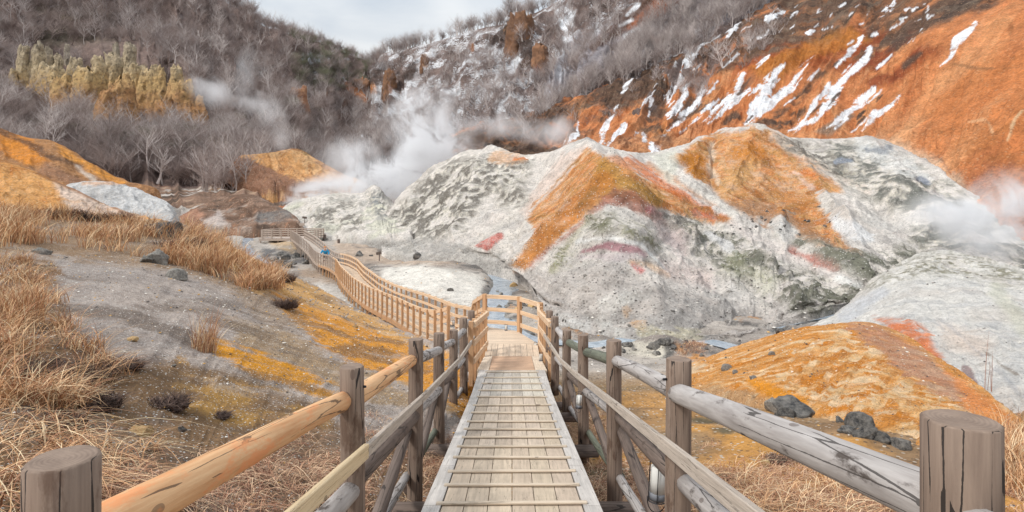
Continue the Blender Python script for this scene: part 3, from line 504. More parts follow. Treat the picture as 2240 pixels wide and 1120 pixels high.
for st in ([(1590, 40, 5), (1560, 62, 12), (1530, 85, 11), (1512, 110, 10), (1498, 150, 6), (1486, 180, 4), (1470, 205, 4), (1465, 225, 3)],
           [(1640, 20, 8), (1610, 45, 9), (1588, 75, 7)], [(1700, -20, 10), (1650, 10, 8), (1600, 40, 6)], [(1520, 95, 5), (1510, 140, 3)],
           [(1522, 175, 2), (1505, 195, 5), (1488, 220, 5), (1478, 240, 5), (1462, 252, 3)], [(1495, 262, 2), (1480, 275, 4), (1458, 298, 2)],
           [(1545, 182, 2), (1535, 205, 4), (1520, 225, 5), (1503, 240, 5), (1490, 255, 2)], [(1570, 215, 1.5), (1545, 240, 3), (1520, 268, 3), (1492, 296, 1.5)],
           [(1595, 205, 1.5), (1575, 230, 3), (1555, 255, 3), (1525, 287, 1.5)], [(1628, 160, 6), (1615, 185, 5), (1608, 205, 5), (1590, 232, 5), (1575, 255, 3), (1552, 275, 1)],
           [(1640, 192, 2), (1622, 212, 4), (1600, 232, 3)], [(1665, 188, 2), (1640, 205, 2)],
           [(1727, 142, 2), (1705, 160, 6), (1690, 180, 10), (1680, 195, 13), (1672, 215, 12), (1655, 232, 10), (1648, 250, 9), (1645, 262, 6), (1632, 279, 3)],
           [(1770, 142, 2), (1750, 170, 6), (1728, 195, 7), (1705, 208, 9), (1690, 225, 12), (1665, 248, 8)],
           [(1885, 82, 3), (1872, 100, 6), (1855, 120, 6), (1828, 144, 2)], [(1902, 104, 2), (1890, 125, 6), (1870, 148, 6), (1850, 162, 5), (1832, 182, 9), (1822, 205, 12), (1808, 228, 12), (1785, 255, 9), (1755, 275, 9), (1725, 292, 4)],
           [(1818, 178, 2), (1800, 205, 6), (1780, 225, 7), (1765, 252, 5), (1750, 275, 8)], [(1908, 195, 4), (1880, 220, 5), (1850, 245, 5), (1820, 270, 4), (1795, 288, 1)],
           [(1972, 208, 2), (1945, 232, 4), (1915, 245, 9), (1902, 262, 5), (1890, 280, 2)], [(2134, 52, 2), (2115, 78, 4), (2090, 95, 8), (2082, 112, 8), (2075, 130, 4), (2052, 150, 1)],
           [(1765, 72, 8), (1780, 68, 6)], [(1680, 38, 6), (1710, 30, 4)], [(2030, 5, 4), (2000, 20, 2)], [(1960, 5, 3), (1930, 22, 3)], [(1915, 75, 4), (1905, 80, 2)], [(1735, 62, 2), (1750, 56, 2)], [(1820, 60, 2), (1800, 66, 2)], [(1895, 50, 2), (1885, 56, 2)],
           [(1270, 272, 2), (1265, 290, 4), (1245, 310, 2)], [(1357, 225, 1), (1345, 245, 2), (1325, 275, 6), (1318, 295, 6), (1312, 320, 4)], [(1365, 272, 2), (1345, 300, 5), (1330, 320, 4)], [(1425, 222, 4), (1420, 255, 3)], [(1395, 292, 4), (1390, 300, 3)], [(1383, 172, 2), (1365, 195, 5), (1358, 208, 3)],
           [(1455, 150, 2), (1452, 172, 2)], [(1480, 135, 1.5), (1466, 165, 2)], [(1410, 295, 3), (1412, 310, 2)], [(1430, 325, 5), (1445, 330, 4)]):
    p.stroke([(a, b, c * 0.86) for a, b, c in st], SN, 1.0, 2.0, 9, 0.35, 0.62, 2.0)
for k in range(46):
    x = random.uniform(1420, 1960); y = random.uniform(110, 285); L_ = random.uniform(10, 36)
    if y < (1740 - x) * 0.45 + 40: continue
    p.stroke([(x, y, 0.6), (x - L_ * 0.5, y + L_ * 0.45, random.uniform(1.0, 2.4)), (x - L_, y + L_ * 0.95, 0.5)], SN if k % 3 else DB, 0.95, 1.6)
for k in range(60):
    x = random.uniform(1500, 2050); y = random.uniform(0, 100)
    if y < (1740 - x) * 0.47: continue
    p.stroke([(x, y, random.uniform(0.6, 1.8)), (x - random.uniform(4, 14), y + random.uniform(3, 10), random.uniform(0.4, 1.5))], SN, 0.8, 1.5)
p.val(0.10, 0.3)
M['orange'] = ground_mat('orange_slope_ground', 0.55, 0.7, 0.9, 0.3, tuple(C_(84, 58, 44)), tuple(C_(230, 190, 150)), 2.6)
p.mix(p.mask([(1950, 300), (2060, 180), (2300, 100), (2400, 400), (2050, 420)], 30) * sst(0.0, 0.35, p.lic(0.3, 90)) * 0.5, C_(226, 164, 116)); p.mix(p.mask([(1300, 330), (1500, 200), (1900, 100), (2000, 250), (1900, 320)], 20) * sst(0.1, 0.35, p.lic(0.7, 91)) * 0.6, C_(128, 92, 72))
finish(sC, 'orange_slope', p.c, M['orange'])
# ------------------------------------------------------------------ bank behind the steam, brown mound, left banks
def bank(name, rows, nu, nv, base, fn, disp=(0.12, 1.0), seed=500, mat='bank', back=(8, 8), bottom=6, gul=0.4):
    rows = [[(r[0][0] - 30, r[0][1] + 1350 * 5 / r[0][2], r[0][2])] + r + [(r[-1][0] + 30, r[-1][1] + 1350 * 5 / r[-1][2], r[-1][2])] for r in rows]
    s = loft(rows, nu, nv, back, 12, bottom); V = s.V
    h = fbm(V * disp[0], 5, seed) * disp[1] + ridged(np.stack([s.u * 2.1 + fbm(V * disp[0] * 0.7, 3, seed + 8), s.t * 0.9, s.u * 0], -1), 4, seed + 1) * gul * sst(-0.1, 0.5, s.t) + fbm(V * disp[0] * 6, 3, seed + 4) * disp[1] * 0.25
    displace(s, h * (0.25 + 0.75 * sst(0, 0.4, np.abs(s.t)))); p = Paint(s, base, disp[0] * 1.5, 7, seed); fn(p); finish(s, name, p.c, M[mat]); return s
M['bank'] = ground_mat('bank_ground', 0.8, 0.7, 0.9, 0.35, tuple(C_(92, 74, 60)), tuple(C_(232, 214, 190)), 4)
def f(p):
    p.mix(sst(-0.1, 0.3, p.st(2.2, 1)), C_(222, 178, 130)); p.mix(sst(0.1, 0.4, p.st(3, 2)), C_(150, 100, 64))
    p.stroke([(640, 316, 7), (690, 335, 6), (750, 368, 5)], C_(92, 88, 58), 0.9, 5); p.stroke([(530, 330, 4), (600, 322, 4)], C_(110, 96, 70), 0.8, 4); p.poly([(500, 330), (560, 350), (600, 372), (650, 392), (720, 402), (720, 425), (480, 425)], C_(150, 112, 90), 1.2, 7)
bank('orange_bank', [[(520, 344, 130), (550, 338, 132), (600, 334, 135), (650, 328, 136), (700, 352, 132), (750, 380, 126), (800, 408, 120)], [(540, 356, 128), (565, 352, 129), (605, 352, 130), (655, 356, 129), (702, 372, 126), (752, 392, 121), (800, 412, 117)], [(568, 380, 123), (585, 378, 123), (618, 382, 122), (658, 388, 120), (705, 396, 118), (755, 406, 115), (800, 416, 113)], [(590, 410, 114), (610, 410, 114), (635, 412, 113), (660, 412, 113), (705, 415, 112), (755, 418, 110), (800, 422, 108)]], 200, 120, C_(206, 152, 98), f, (0.12, 0.35), 510, gul=0.7)
def f(p):
    p.mix(sst(0.0, 0.3, p.n(0.5, 7)) * 0.8, C_(176, 160, 148)); p.mix(sst(-0.1, 0.3, p.n(0.3, 1)), C_(124, 98, 82)); p.mix(sst(0.15, 0.4, p.st(3, 2)), C_(178, 136, 110)); p.mix(sst(0.25, 0.5, p.n(0.5, 4)) * 0.7, C_(88, 76, 68))
    p.poly([(370, 470), (430, 455), (450, 470), (420, 495), (380, 500)], C_(200, 150, 124), 0.7, 8); p.poly([(440, 478), (480, 465), (500, 490), (450, 500)], C_(212, 198, 190), 0.8, 7); p.stroke([(570, 480, 10), (630, 465, 9)], C_(130, 128, 126), 0.8, 8)
bank('brown_mound', [[(340, 505, 92), (390, 476, 97), (440, 448, 100), (500, 428, 102), (560, 430, 101), (605, 450, 98), (650, 480, 92)], [(335, 506, 88), (390, 480, 92), (445, 462, 94), (500, 450, 96), (560, 452, 95), (605, 462, 93), (650, 482, 88)], [(330, 512, 85), (390, 495, 88), (445, 485, 89), (500, 478, 90), (560, 478, 90), (605, 482, 89), (650, 490, 86)], [(330, 520, 80), (390, 512, 82), (445, 508, 83), (500, 503, 84), (560, 500, 84), (605, 500, 84), (650, 500, 83)]], 220, 110, C_(150, 122, 104), f, (0.25, 0.35), 520, gul=0.35)
def f(p):
    p.mix(sst(-0.1, 0.3, p.st(2, 1)), C_(150, 112, 84)); p.poly([(115, 305), (175, 345), (240, 380), (285, 400), (260, 402), (190, 372), (140, 340)], C_(222, 152, 70), 0.95, 6)
    p.poly([(0, 275), (60, 300), (110, 350), (60, 360), (0, 330)], C_(222, 142, 56), 0.9, 8); p.stroke([(-20, 272, 4), (100, 335, 5), (180, 365, 4)], C_(96, 74, 62), 0.8, 5); p.poly([(100, 350), (200, 400), (160, 410), (80, 380)], C_(158, 118, 92), 0.8, 8)
    p.stroke([(170, 365, 3), (210, 395, 4)], C_(214, 198, 184), 0.8, 5)
bank('ochre_bank', [[(-250, 170, 118), (-60, 250, 112), (0, 279, 110), (60, 300, 108), (120, 311, 106), (190, 352, 104), (270, 397, 102), (340, 415, 100)], [(-250, 260, 104), (-60, 310, 100), (0, 325, 99), (60, 340, 98), (125, 350, 97), (195, 380, 96), (270, 405, 95), (340, 422, 94)], [(-250, 350, 90), (-60, 370, 88), (0, 375, 88), (60, 382, 88), (130, 392, 88), (200, 405, 88), (270, 420, 88), (340, 432, 88)], [(-250, 430, 80), (-60, 440, 80), (0, 445, 80), (60, 450, 80), (130, 450, 80), (200, 455, 80), (270, 460, 80), (340, 462, 80)]], 260, 160, C_(178, 130, 88), f, (0.1, 1.0), 530)
def f(p):
    p.mix(sst(0.0, 0.4, p.n(0.3, 2)) * 0.7, C_(176, 174, 172)); p.stroke([(180, 402, 4), (260, 400, 3)], C_(226, 178, 140), 0.7, 4)
bank('white_mound', [[(140, 420, 80), (170, 400, 80), (210, 396, 80), (260, 402, 79), (320, 424, 77), (375, 452, 74)], [(140, 430, 78), (170, 418, 77), (215, 416, 76), (265, 422, 75), (320, 438, 74), (375, 458, 72)], [(140, 445, 75), (180, 445, 73), (220, 446, 72), (270, 450, 71), (325, 458, 70), (380, 470, 69)], [(140, 470, 70), (180, 470, 69), (220, 472, 68), (270, 475, 67), (325, 480, 66), (380, 488, 65)]], 140, 80, C_(212, 210, 208), f, (0.2, 0.5), 540)
def f(p):
    p.mix(sst(0.0, 0.35, p.st(2, 1)), C_(232, 178, 120)); p.mix(sst(0.15, 0.5, p.st(1.5, 2)), C_(190, 122, 62)); p.poly([(120, 400), (260, 440), (330, 490), (150, 460)], C_(226, 206, 192), 0.85, 14)
    p.stroke([(-30, 345, 4), (60, 362, 3), (120, 395, 3), (240, 450, 3), (300, 478, 2)], C_(148, 96, 58), 0.7, 4); p.stroke([(110, 375, 3), (170, 398, 3), (240, 445, 3)], C_(224, 132, 52), 0.8, 4)
bank('striped_bank', [[(-250, 280, 74), (-60, 338, 70), (0, 352, 68), (80, 378, 66), (160, 412, 63), (230, 446, 60), (300, 476, 56), (370, 500, 52)], [(-250, 350, 64), (-60, 390, 61), (0, 400, 60), (75, 418, 58), (150, 440, 56), (225, 462, 54), (300, 486, 51), (370, 508, 49)], [(-250, 430, 54), (-60, 445, 52), (0, 450, 51), (75, 458, 50), (150, 470, 49), (225, 484, 48), (300, 500, 46), (370, 520, 45)], [(-250, 500, 46), (-60, 505, 45), (0, 508, 45), (75, 510, 44), (150, 515, 44), (225, 520, 43), (300, 530, 42), (370, 545, 42)]], 300, 160, C_(218, 160, 98), f, (0.15, 0.6), 550)
# ------------------------------------------------------------------ central mounds
M['mound'] = ground_mat('mineral_mound_ground', 1.3, 0.62, 0.95, 0.6, tuple(C_(88, 84, 76)), tuple(C_(238, 234, 226)), 7)
WH, OL, GY, YG = C_(228, 219, 210), C_(112, 104, 94), C_(156, 152, 149), C_(208, 200, 176)
def crust(p, pts, k=1.0, f=0.45, thr=0.0, col=OL, soft=14):
    m = p.mask(pts, soft * 1.8); n = p.n(f * 1.3, 70, 6) * 0.6 + p.n(f * 5, 71, 5) * 0.75 + thr
    p.mix(m * sst(-0.22, 0.0, n) * 0.6 * k, YG); p.mix(m * sst(-0.1, 0.08, n) * 0.75 * k, GY); mm = m * sst(0.04, 0.26, n) * k * 0.75; p.mix(mm, col); p.s.crust = getattr(p.s, 'crust', 0) + mm
def f(p):
    p.mix(sst(0.0, 0.4, p.n(0.4, 1)) * 0.6, C_(196, 192, 184)); p.mix(sst(0.1, 0.4, p.n(0.2, 2)) * 0.5, C_(212, 212, 186))
    crust(p, [(640, 455), (700, 440), (780, 445), (800, 500), (700, 500)], 0.9, 0.3, -0.02); crust(p, [(800, 420), (840, 420), (850, 470), (820, 470)], 1, 0.3, 0.1, C_(120, 126, 130))
    p.mix(sst(515, 535, p.Y) * 0.8, C_(150, 146, 140))
bank('sulphur_mound', [[(560, 508, 92), (600, 482, 96), (640, 445, 99), (685, 428, 100), (740, 423, 101), (790, 424, 101), (820, 408, 101), (845, 432, 99), (880, 470, 96)], [(560, 513, 90), (600, 498, 93), (640, 470, 95), (690, 455, 95), (740, 452, 95), (790, 452, 94), (822, 445, 93), (850, 462, 91), (885, 488, 88)], [(560, 517, 88), (605, 510, 90), (645, 492, 91), (695, 485, 90), (745, 485, 87), (795, 488, 84), (830, 490, 82), (860, 500, 80), (890, 515, 78)], [(560, 522, 86), (610, 519, 87), (650, 514, 86), (700, 515, 82), (750, 522, 78), (800, 530, 74), (840, 538, 71), (870, 542, 70), (900, 548, 68)]], 260, 150, WH, f, (0.16, 1.1), 560, 'mound')
rows = [
    [(835, 480, 88), (880, 425, 92), (930, 385, 92), (1000, 348, 92), (1075, 333, 88), (1170, 334, 80), (1275, 319, 72), (1400, 339, 72), (1500, 322, 80), (1570, 293, 85), (1640, 280, 88), (1760, 304, 88), (1900, 303, 88), (1990, 335, 82), (2090, 395, 70), (2280, 535, 56)],
    [(835, 500, 84), (885, 465, 86), (940, 432, 85), (1005, 398, 84), (1080, 382, 78), (1180, 378, 69), (1310, 366, 60), (1430, 384, 62), (1515, 372, 70), (1580, 350, 76), (1660, 338, 80), (1780, 358, 80), (1900, 365, 78), (2000, 395, 72), (2100, 455, 62), (2290, 575, 50)],
    [(835, 515, 80), (885, 498, 80), (940, 475, 78), (1005, 450, 75), (1080, 438, 69), (1170, 432, 60), (1345, 424, 47), (1450, 450, 50), (1540, 446, 58), (1610, 430, 65), (1690, 418, 69), (1810, 435, 67), (1920, 445, 64), (2010, 470, 60), (2110, 512, 54), (2300, 605, 46)],
    [(835, 528, 76), (885, 522, 74), (940, 508, 71), (1000, 495, 68), (1065, 490, 62), (1140, 500, 54), (1335, 500, 40), (1460, 528, 42), (1560, 525, 46), (1640, 512, 51), (1720, 502, 55), (1830, 520, 53), (1930, 535, 50), (2020, 555, 47), (2120, 580, 46), (2310, 635, 42)],
    [(835, 538, 73), (885, 538, 69), (935, 532, 66), (990, 530, 63), (1050, 535, 57), (1132, 556, 50), (1290, 590, 35), (1440, 618, 34), (1580, 612, 37), (1670, 596, 40), (1750, 585, 43), (1850, 592, 43), (1950, 610, 42), (2030, 635, 40), (2130, 655, 38), (2320, 680, 36)],
    [(835, 548, 69), (885, 552, 65), (930, 556, 62), (985, 562, 59), (1050, 562, 56), (1140, 588, 48), (1205, 668, 34.6), (1390, 722, 29.2), (1570, 728, 29), (1670, 708, 31.5), (1760, 680, 34), (1870, 655, 37), (1970, 680, 37), (2040, 700, 36), (2140, 720, 34), (2330, 750, 32)],
    [(835, 556, 66), (885, 562, 62), (930, 566, 60), (985, 574, 57), (1052, 570, 54.5), (1146, 598, 46.5), (1200, 684, 33), (1390, 738, 28), (1570, 742, 28), (1670, 722, 30), (1760, 697, 32.4), (1870, 668, 36), (1970, 700, 34), (2040, 720, 34), (2140, 740, 32), (2330, 770, 30)]]
sD = loft(rows, 1000, 560, (10, 10), 14, 3); V = sD.V; X0, Y0 = pxy(V)
h = fbm(V * 0.10, 5, 61) * 1.0 + fbm(V * 0.45, 4, 62) * 0.32 + ridged(V * 0.22, 4, 63) * 0.35
h = h * (1 - 0.45 * sst(0.5, 1, sst(1100, 1200, X0) * sst(1700, 1500, X0)))
gl = ridged(np.stack([sD.u * 1.7 + fbm(V * 0.1, 4, 9) * 1.1, sD.t * 1.0, sD.u * 0], -1), 4, 64); h += gl * 0.38 * sst(0, 1, sD.t) + fbm(V * 1.6, 4, 66) * 0.12
for a in ((1040, 385, 40, 26, 0.8), (1000, 440, 34, 24, 1.0), (900, 440, 18, 20, 0.8), (1700, 500, 20, 22, 1.4), (1850, 500, 26, 20, 1.0), (1800, 560, 50, 18, 0.8), (1500, 520, 30, 16, 0.8), (1640, 600, 60, 22, 0.8), (1830, 350, 40, 18, 1.0), (1960, 420, 40, 26, 1.2), (1310, 490, 26, 14, 0.5), (1340, 545, 70, 16, 0.45), (1200, 450, 30, 50, -0.5), (1520, 350, 20, 26, -0.6)):
    h += bump_at(sD, *a)
for a in (([(1285, 325), (1345, 422)], 26, 1.0), ([(1345, 422), (1270, 480), (1200, 545), (1140, 592)], 26, 1.3), ([(1345, 422), (1430, 455), (1560, 490), (1700, 545), (1880, 620)], 26, 1.3), ([(1640, 300), (1620, 360), (1590, 430)], 24, 0.7), ([(1660, 300), (1740, 350), (1800, 430), (1880, 555)], 24, 1.2), ([(1530, 310), (1515, 380)], 18, 0.9),
          ([(1410, 342), (1500, 420), (1600, 480), (1740, 560)], 26, -1.0), ([(1560, 300), (1555, 380), (1570, 420)], 16, -1.0), ([(1180, 345), (1150, 430), (1110, 520)], 26, -0.8), ([(1075, 335), (1040, 430), (1000, 520)], 24, 0.9), ([(930, 388), (900, 470)], 20, -0.8), ([(1760, 310), (1900, 420), (2020, 530)], 26, -0.9), ([(1900, 310), (2000, 420), (2120, 540)], 26, 0.8), ([(1440, 480), (1520, 580), (1640, 690)], 24, -0.7), ([(1330, 500), (1400, 600), (1450, 700)], 26, 0.5), ([(1600, 520), (1690, 620), (1740, 680)], 20, 0.6), ([(1520, 510), (1600, 600), (1690, 670)], 14, -0.5)):
    h += ridge_at(sD, *a)
displace(sD, h * (0.3 + 0.7 * sst(0, 0.35, np.abs(sD.t))) * (1 - 0.9 * sst(5.3, 5.9, sD.t)))
p = Paint(sD, WH, 0.22, 11, 600)
p.mix(sst(0.0, 0.4, p.n(0.3, 1)) * 0.55, C_(204, 198, 192)); p.mix(sst(0.1, 0.45, p.n(0.16, 2)) * 0.35, C_(212, 204, 192)); p.mix(sst(0.05, 0.4, p.st(1.8, 3)) * 0.45, C_(198, 186, 180))
p.mix(sst(0.02, 0.25, p.lic(0.5, 92)) * 0.4, C_(238, 231, 223)); p.mix(sst(0.08, 0.3, -p.lic(0.8, 93)) * 0.5, C_(166, 160, 156))
p.poly([(1150, 600), (1300, 590), (1500, 640), (1700, 680), (1900, 640), (1900, 760), (1150, 760)], C_(200, 190, 182), 0.9, 24); p.mix(sst(600, 660, p.Y) * sst(0.0, 0.4, p.n(0.5, 4)) * 0.6, C_(160, 156, 152)); 
p.poly([(1300, 640), (1420, 650), (1440, 740), (1280, 740)], C_(226, 222, 214), 0.7, 16, 2, 0.5, 0.1); p.poly([(1200, 690), (1290, 700), (1320, 740), (1210, 740)], C_(222, 220, 216), 0.8, 12)
p.stroke([(1375, 680, 6), (1400, 720, 9)], C_(214, 160, 96), 0.6, 8, 2, 0.8, 0.2); p.stroke([(1400, 725, 10), (1530, 735, 8)], C_(214, 204, 176), 0.7, 6)
# white/grey/pink left face
crust(p, [(860, 470), (930, 390), (1000, 352), (1110, 340), (1160, 350), (1150, 400), (1060, 430), (1010, 500), (950, 520), (880, 520)], 1.0, 0.28, 0.02)
crust(p, [(1080, 415), (1140, 400), (1160, 440), (1100, 450)], 1, 0.35, 0.05); p.mix(p.mask([(840, 520), (1000, 530), (1100, 560), (1100, 610), (840, 570)], 10) * 0.6, C_(164, 160, 154))
for a in ([(1068, 530, 6), (1062, 540, 6)], [(1075, 522, 5), (1090, 512, 5)], [(1048, 535, 4), (1052, 530, 3)]): p.stroke(a, C_(206, 112, 100), 0.85, 5)
p.stroke([(1095, 345, 14), (1140, 342, 10)], C_(222, 174, 132), 0.7, 8); p.stroke([(1130, 345, 6), (1150, 342, 4)], C_(226, 140, 86), 0.9, 4)
# front orange spur
tan, ochr, orr = C_(216, 160, 108), C_(190, 144, 76), C_(210, 128, 66)
p.poly([(1230, 330), (1280, 322), (1330, 345), (1250, 400), (1180, 450), (1150, 480), (1140, 470), (1190, 390)], C_(226, 204, 190), 0.8, 12)
om = p.poly([(1288, 328), (1350, 360), (1430, 395), (1520, 440), (1600, 480), (1560, 490), (1470, 470), (1400, 445), (1350, 425), (1290, 470), (1230, 520), (1190, 560), (1150, 592), (1126, 584), (1150, 545), (1170, 500), (1150, 480), (1190, 430), (1240, 380)], tan, 1.0, 7)
p.mix(om * sst(-0.05, 0.3, p.st(3, 6)) * 0.8, C_(222, 152, 96)); p.mix(om * sst(0.02, 0.2, p.st(1.1, 16)) * 0.7, C_(230, 184, 138)); p.mix(om * sst(0.02, 0.22, -p.st(0.7, 17)) * 0.7, C_(150, 96, 52)); p.mix(om * sst(0.05, 0.3, p.n(0.8, 18)) * 0.5, C_(176, 134, 76)); p.mix(om * sst(0.12, 0.3, -p.n(1.1, 19)) * 0.6, C_(218, 140, 84)); p.mix(om * sst(-0.05, 0.35, p.st(2.4, 7)) * 0.7, C_(188, 112, 54))
p.stroke([(1315, 360, 12), (1330, 400, 20), (1370, 415, 16), (1440, 440, 12)], ochr, 0.8, 14); p.stroke([(1320, 400, 16), (1270, 450, 14), (1200, 520, 14), (1150, 585, 8)], C_(196, 126, 62), 0.75, 12)
p.stroke([(1300, 420, 5), (1265, 455, 3)], C_(138, 106, 62), 0.6, 8)
p.stroke([(1370, 350, 5), (1440, 395, 9), (1510, 435, 8), (1580, 478, 6)], C_(224, 128, 72), 0.85, 6); p.stroke([(1340, 345, 4), (1400, 370, 6)], C_(226, 160, 120), 0.8, 5); p.stroke([(1420, 362, 6), (1500, 410, 6), (1570, 455, 4)], C_(206, 140, 86), 0.7, 6)
p.stroke([(1500, 440, 8), (1600, 490, 5)], C_(168, 120, 76), 0.7, 6); p.stroke([(1520, 470, 5), (1560, 480, 5)], C_(206, 104, 88), 0.6, 6)
p.poly([(1300, 455), (1345, 418), (1390, 425), (1440, 460), (1470, 500), (1420, 480), (1370, 455), (1320, 450)], C_(168, 112, 92), 0.85, 8); p.stroke([(1345, 428, 5), (1370, 440, 8)], C_(126, 80, 60), 0.7, 8)
p.stroke([(1320, 445, 6), (1270, 490, 5), (1200, 550, 5), (1165, 585, 4)], C_(186, 134, 118), 0.8, 6); p.stroke([(1420, 460, 5), (1450, 475, 4)], C_(206, 104, 106), 0.6, 5)
p.stroke([(1290, 480, 5), (1235, 545, 5), (1210, 590, 5)], C_(196, 190, 150), 0.5, 8)
crust(p, [(1280, 470), (1340, 470), (1350, 510), (1290, 510)], 1, 0.8, 0.12, C_(112, 112, 70)); crust(p, [(1355, 490), (1420, 510), (1440, 540), (1370, 520)], 1, 0.9, 0.05, C_(130, 130, 76)); crust(p, [(1215, 545), (1250, 520), (1240, 580), (1210, 590)], 1, 0.9, 0.0, C_(150, 150, 96))
p.stroke([(1260, 530, 5), (1330, 520, 5), (1400, 535, 5), (1450, 580, 4)], C_(236, 233, 228), 0.9, 5); p.stroke([(1275, 552, 5), (1330, 538, 10), (1390, 548, 8), (1410, 556, 4)], C_(168, 118, 124), 0.85, 6); p.stroke([(1270, 565, 6), (1400, 562, 8)], C_(206, 190, 190), 0.6, 8)
p.stroke([(1385, 580, 5), (1400, 592, 5)], C_(216, 122, 116), 0.8, 6); p.stroke([(1380, 575, 4), (1420, 580, 3), (1460, 600, 3)], C_(224, 182, 140), 0.6, 8); p.poly([(1420, 450), (1520, 500), (1500, 560), (1440, 520)], C_(226, 200, 196), 0.5, 14); p.poly([(1440, 560), (1560, 590), (1560, 640), (1450, 600)], C_(214, 190, 182), 0.5, 16)
# crusted right flank
crust(p, [(1490, 480), (1560, 490), (1640, 530), (1720, 580), (1860, 610), (1900, 650), (1840, 690), (1680, 660), (1600, 620), (1540, 580), (1500, 520)], 1.0, 0.45, 0.03, C_(112, 112, 92)); crust(p, [(1440, 470), (1500, 480), (1520, 510), (1470, 500)], 1, 0.6, 0.03)
p.stroke([(1545, 512, 4), (1590, 540, 10), (1600, 548, 6)], C_(236, 232, 228), 0.9, 5); p.stroke([(1600, 580, 20), (1680, 620, 20)], C_(186, 186, 150), 0.35, 16)
p.stroke([(1600, 490, 8), (1700, 545, 6), (1800, 590, 7), (1890, 622, 5)], C_(232, 220, 212), 0.8, 7); p.stroke([(1730, 548, 4), (1790, 570, 8), (1830, 585, 3)], C_(196, 120, 104), 0.8, 7); p.stroke([(1835, 610, 6), (1880, 625, 5)], C_(238, 236, 230), 0.8, 6)
# second orange hill
om = p.poly([(1470, 350), (1520, 310), (1570, 292), (1640, 278), (1700, 292), (1740, 320), (1800, 370), (1840, 410), (1780, 420), (1800, 470), (1880, 560), (1810, 545), (1720, 490), (1650, 470), (1590, 440), (1530, 390)], C_(220, 160, 106), 1.0, 9)
p.mix(om * sst(-0.1, 0.3, p.st(2.6, 9)) * 0.7, C_(222, 176, 128)); p.mix(om * sst(0.02, 0.2, p.st(1.1, 16)) * 0.7, C_(230, 184, 138)); p.mix(om * sst(0.02, 0.22, -p.st(0.7, 17)) * 0.7, C_(150, 96, 52)); p.mix(om * sst(0.05, 0.3, p.n(0.8, 18)) * 0.5, C_(176, 134, 76)); p.mix(om * sst(0.12, 0.3, -p.n(1.1, 19)) * 0.6, C_(218, 140, 84)); p.mix(om * sst(0.0, 0.35, p.st(3.2, 10)) * 0.7, C_(186, 116, 58))
p.stroke([(1500, 345, 10), (1520, 350, 18), (1530, 380, 12)], C_(192, 124, 46), 0.9, 7); p.stroke([(1555, 320, 4), (1550, 360, 5), (1570, 400, 6)], C_(230, 208, 184), 0.8, 7); p.stroke([(1620, 330, 18), (1660, 335, 18)], C_(206, 132, 54), 0.75, 12); p.stroke([(1590, 410, 18), (1640, 360, 12)], C_(226, 178, 120), 0.6, 14)
p.poly([(1580, 440), (1660, 440), (1760, 490), (1860, 550), (1880, 575), (1780, 540), (1660, 490)], C_(178, 134, 100), 0.85, 9); p.stroke([(1690, 420, 10), (1760, 440, 10)], C_(188, 126, 70), 0.6, 14); p.stroke([(1740, 380, 4), (1775, 410, 5)], C_(230, 196, 176), 0.8, 5)
p.stroke([(1765, 375, 8), (1780, 380, 8)], C_(220, 128, 66), 0.7, 6); p.stroke([(1690, 300, 7), (1760, 345, 8), (1830, 380, 8), (1900, 420, 7)], C_(224, 206, 192), 0.7, 9)
p.stroke([(1490, 395, 4), (1560, 440, 6), (1600, 470, 4)], C_(232, 226, 216), 0.8, 8); p.poly([(1420, 345), (1480, 330), (1490, 360), (1470, 390), (1500, 420), (1460, 400)], C_(226, 224, 208), 0.7, 8)
# grey-green upper right
crust(p, [(1700, 300), (1790, 320), (1850, 350), (1860, 400), (1780, 360), (1720, 330)], 1, 0.25, 0.05); crust(p, [(1800, 300), (1950, 330), (2050, 390), (2150, 460), (2250, 540), (2300, 620), (2050, 600), (1980, 520), (2020, 480), (1920, 440), (1850, 400)], 1.0, 0.22, 0.06, C_(112, 114, 106))
crust(p, [(1740, 530), (1800, 530), (1900, 560), (1990, 540), (2050, 560), (1960, 600), (1900, 620), (1840, 580)], 1.0, 0.35, 0.2, C_(110, 112, 92)); crust(p, [(1690, 480), (1720, 470), (1730, 510), (1700, 520)], 1, 0.5, 0.0)
p.poly([(1870, 300), (1960, 330), (2040, 390), (2020, 400), (1930, 370), (1880, 340)], C_(226, 224, 220), 0.75, 12); p.stroke([(1835, 490, 16), (1870, 505, 18), (1900, 520, 10)], C_(238, 236, 234), 0.95, 8); p.stroke([(1700, 490, 14), (1725, 510, 16)], C_(228, 224, 218), 0.85, 8); p.stroke([(1900, 480, 14), (1960, 500, 10)], C_(214, 210, 204), 0.5, 14)
p.stroke([(1830, 352, 7), (1860, 352, 5)], C_(146, 154, 168), 0.8, 5); p.stroke([(1900, 330, 6), (1950, 325, 5)], C_(150, 154, 160), 0.8, 6); p.stroke([(2010, 392, 6), (2030, 402, 6)], C_(140, 148, 162), 0.8, 4)
p.val(0.07, 0.8)
displace(sD, np.clip(sD.crust, 0, 1) * (0.12 + 0.25 * np.abs(p.n(1.2, 80))))
finish(sD, 'mineral_mound', p.c, M['mound'])
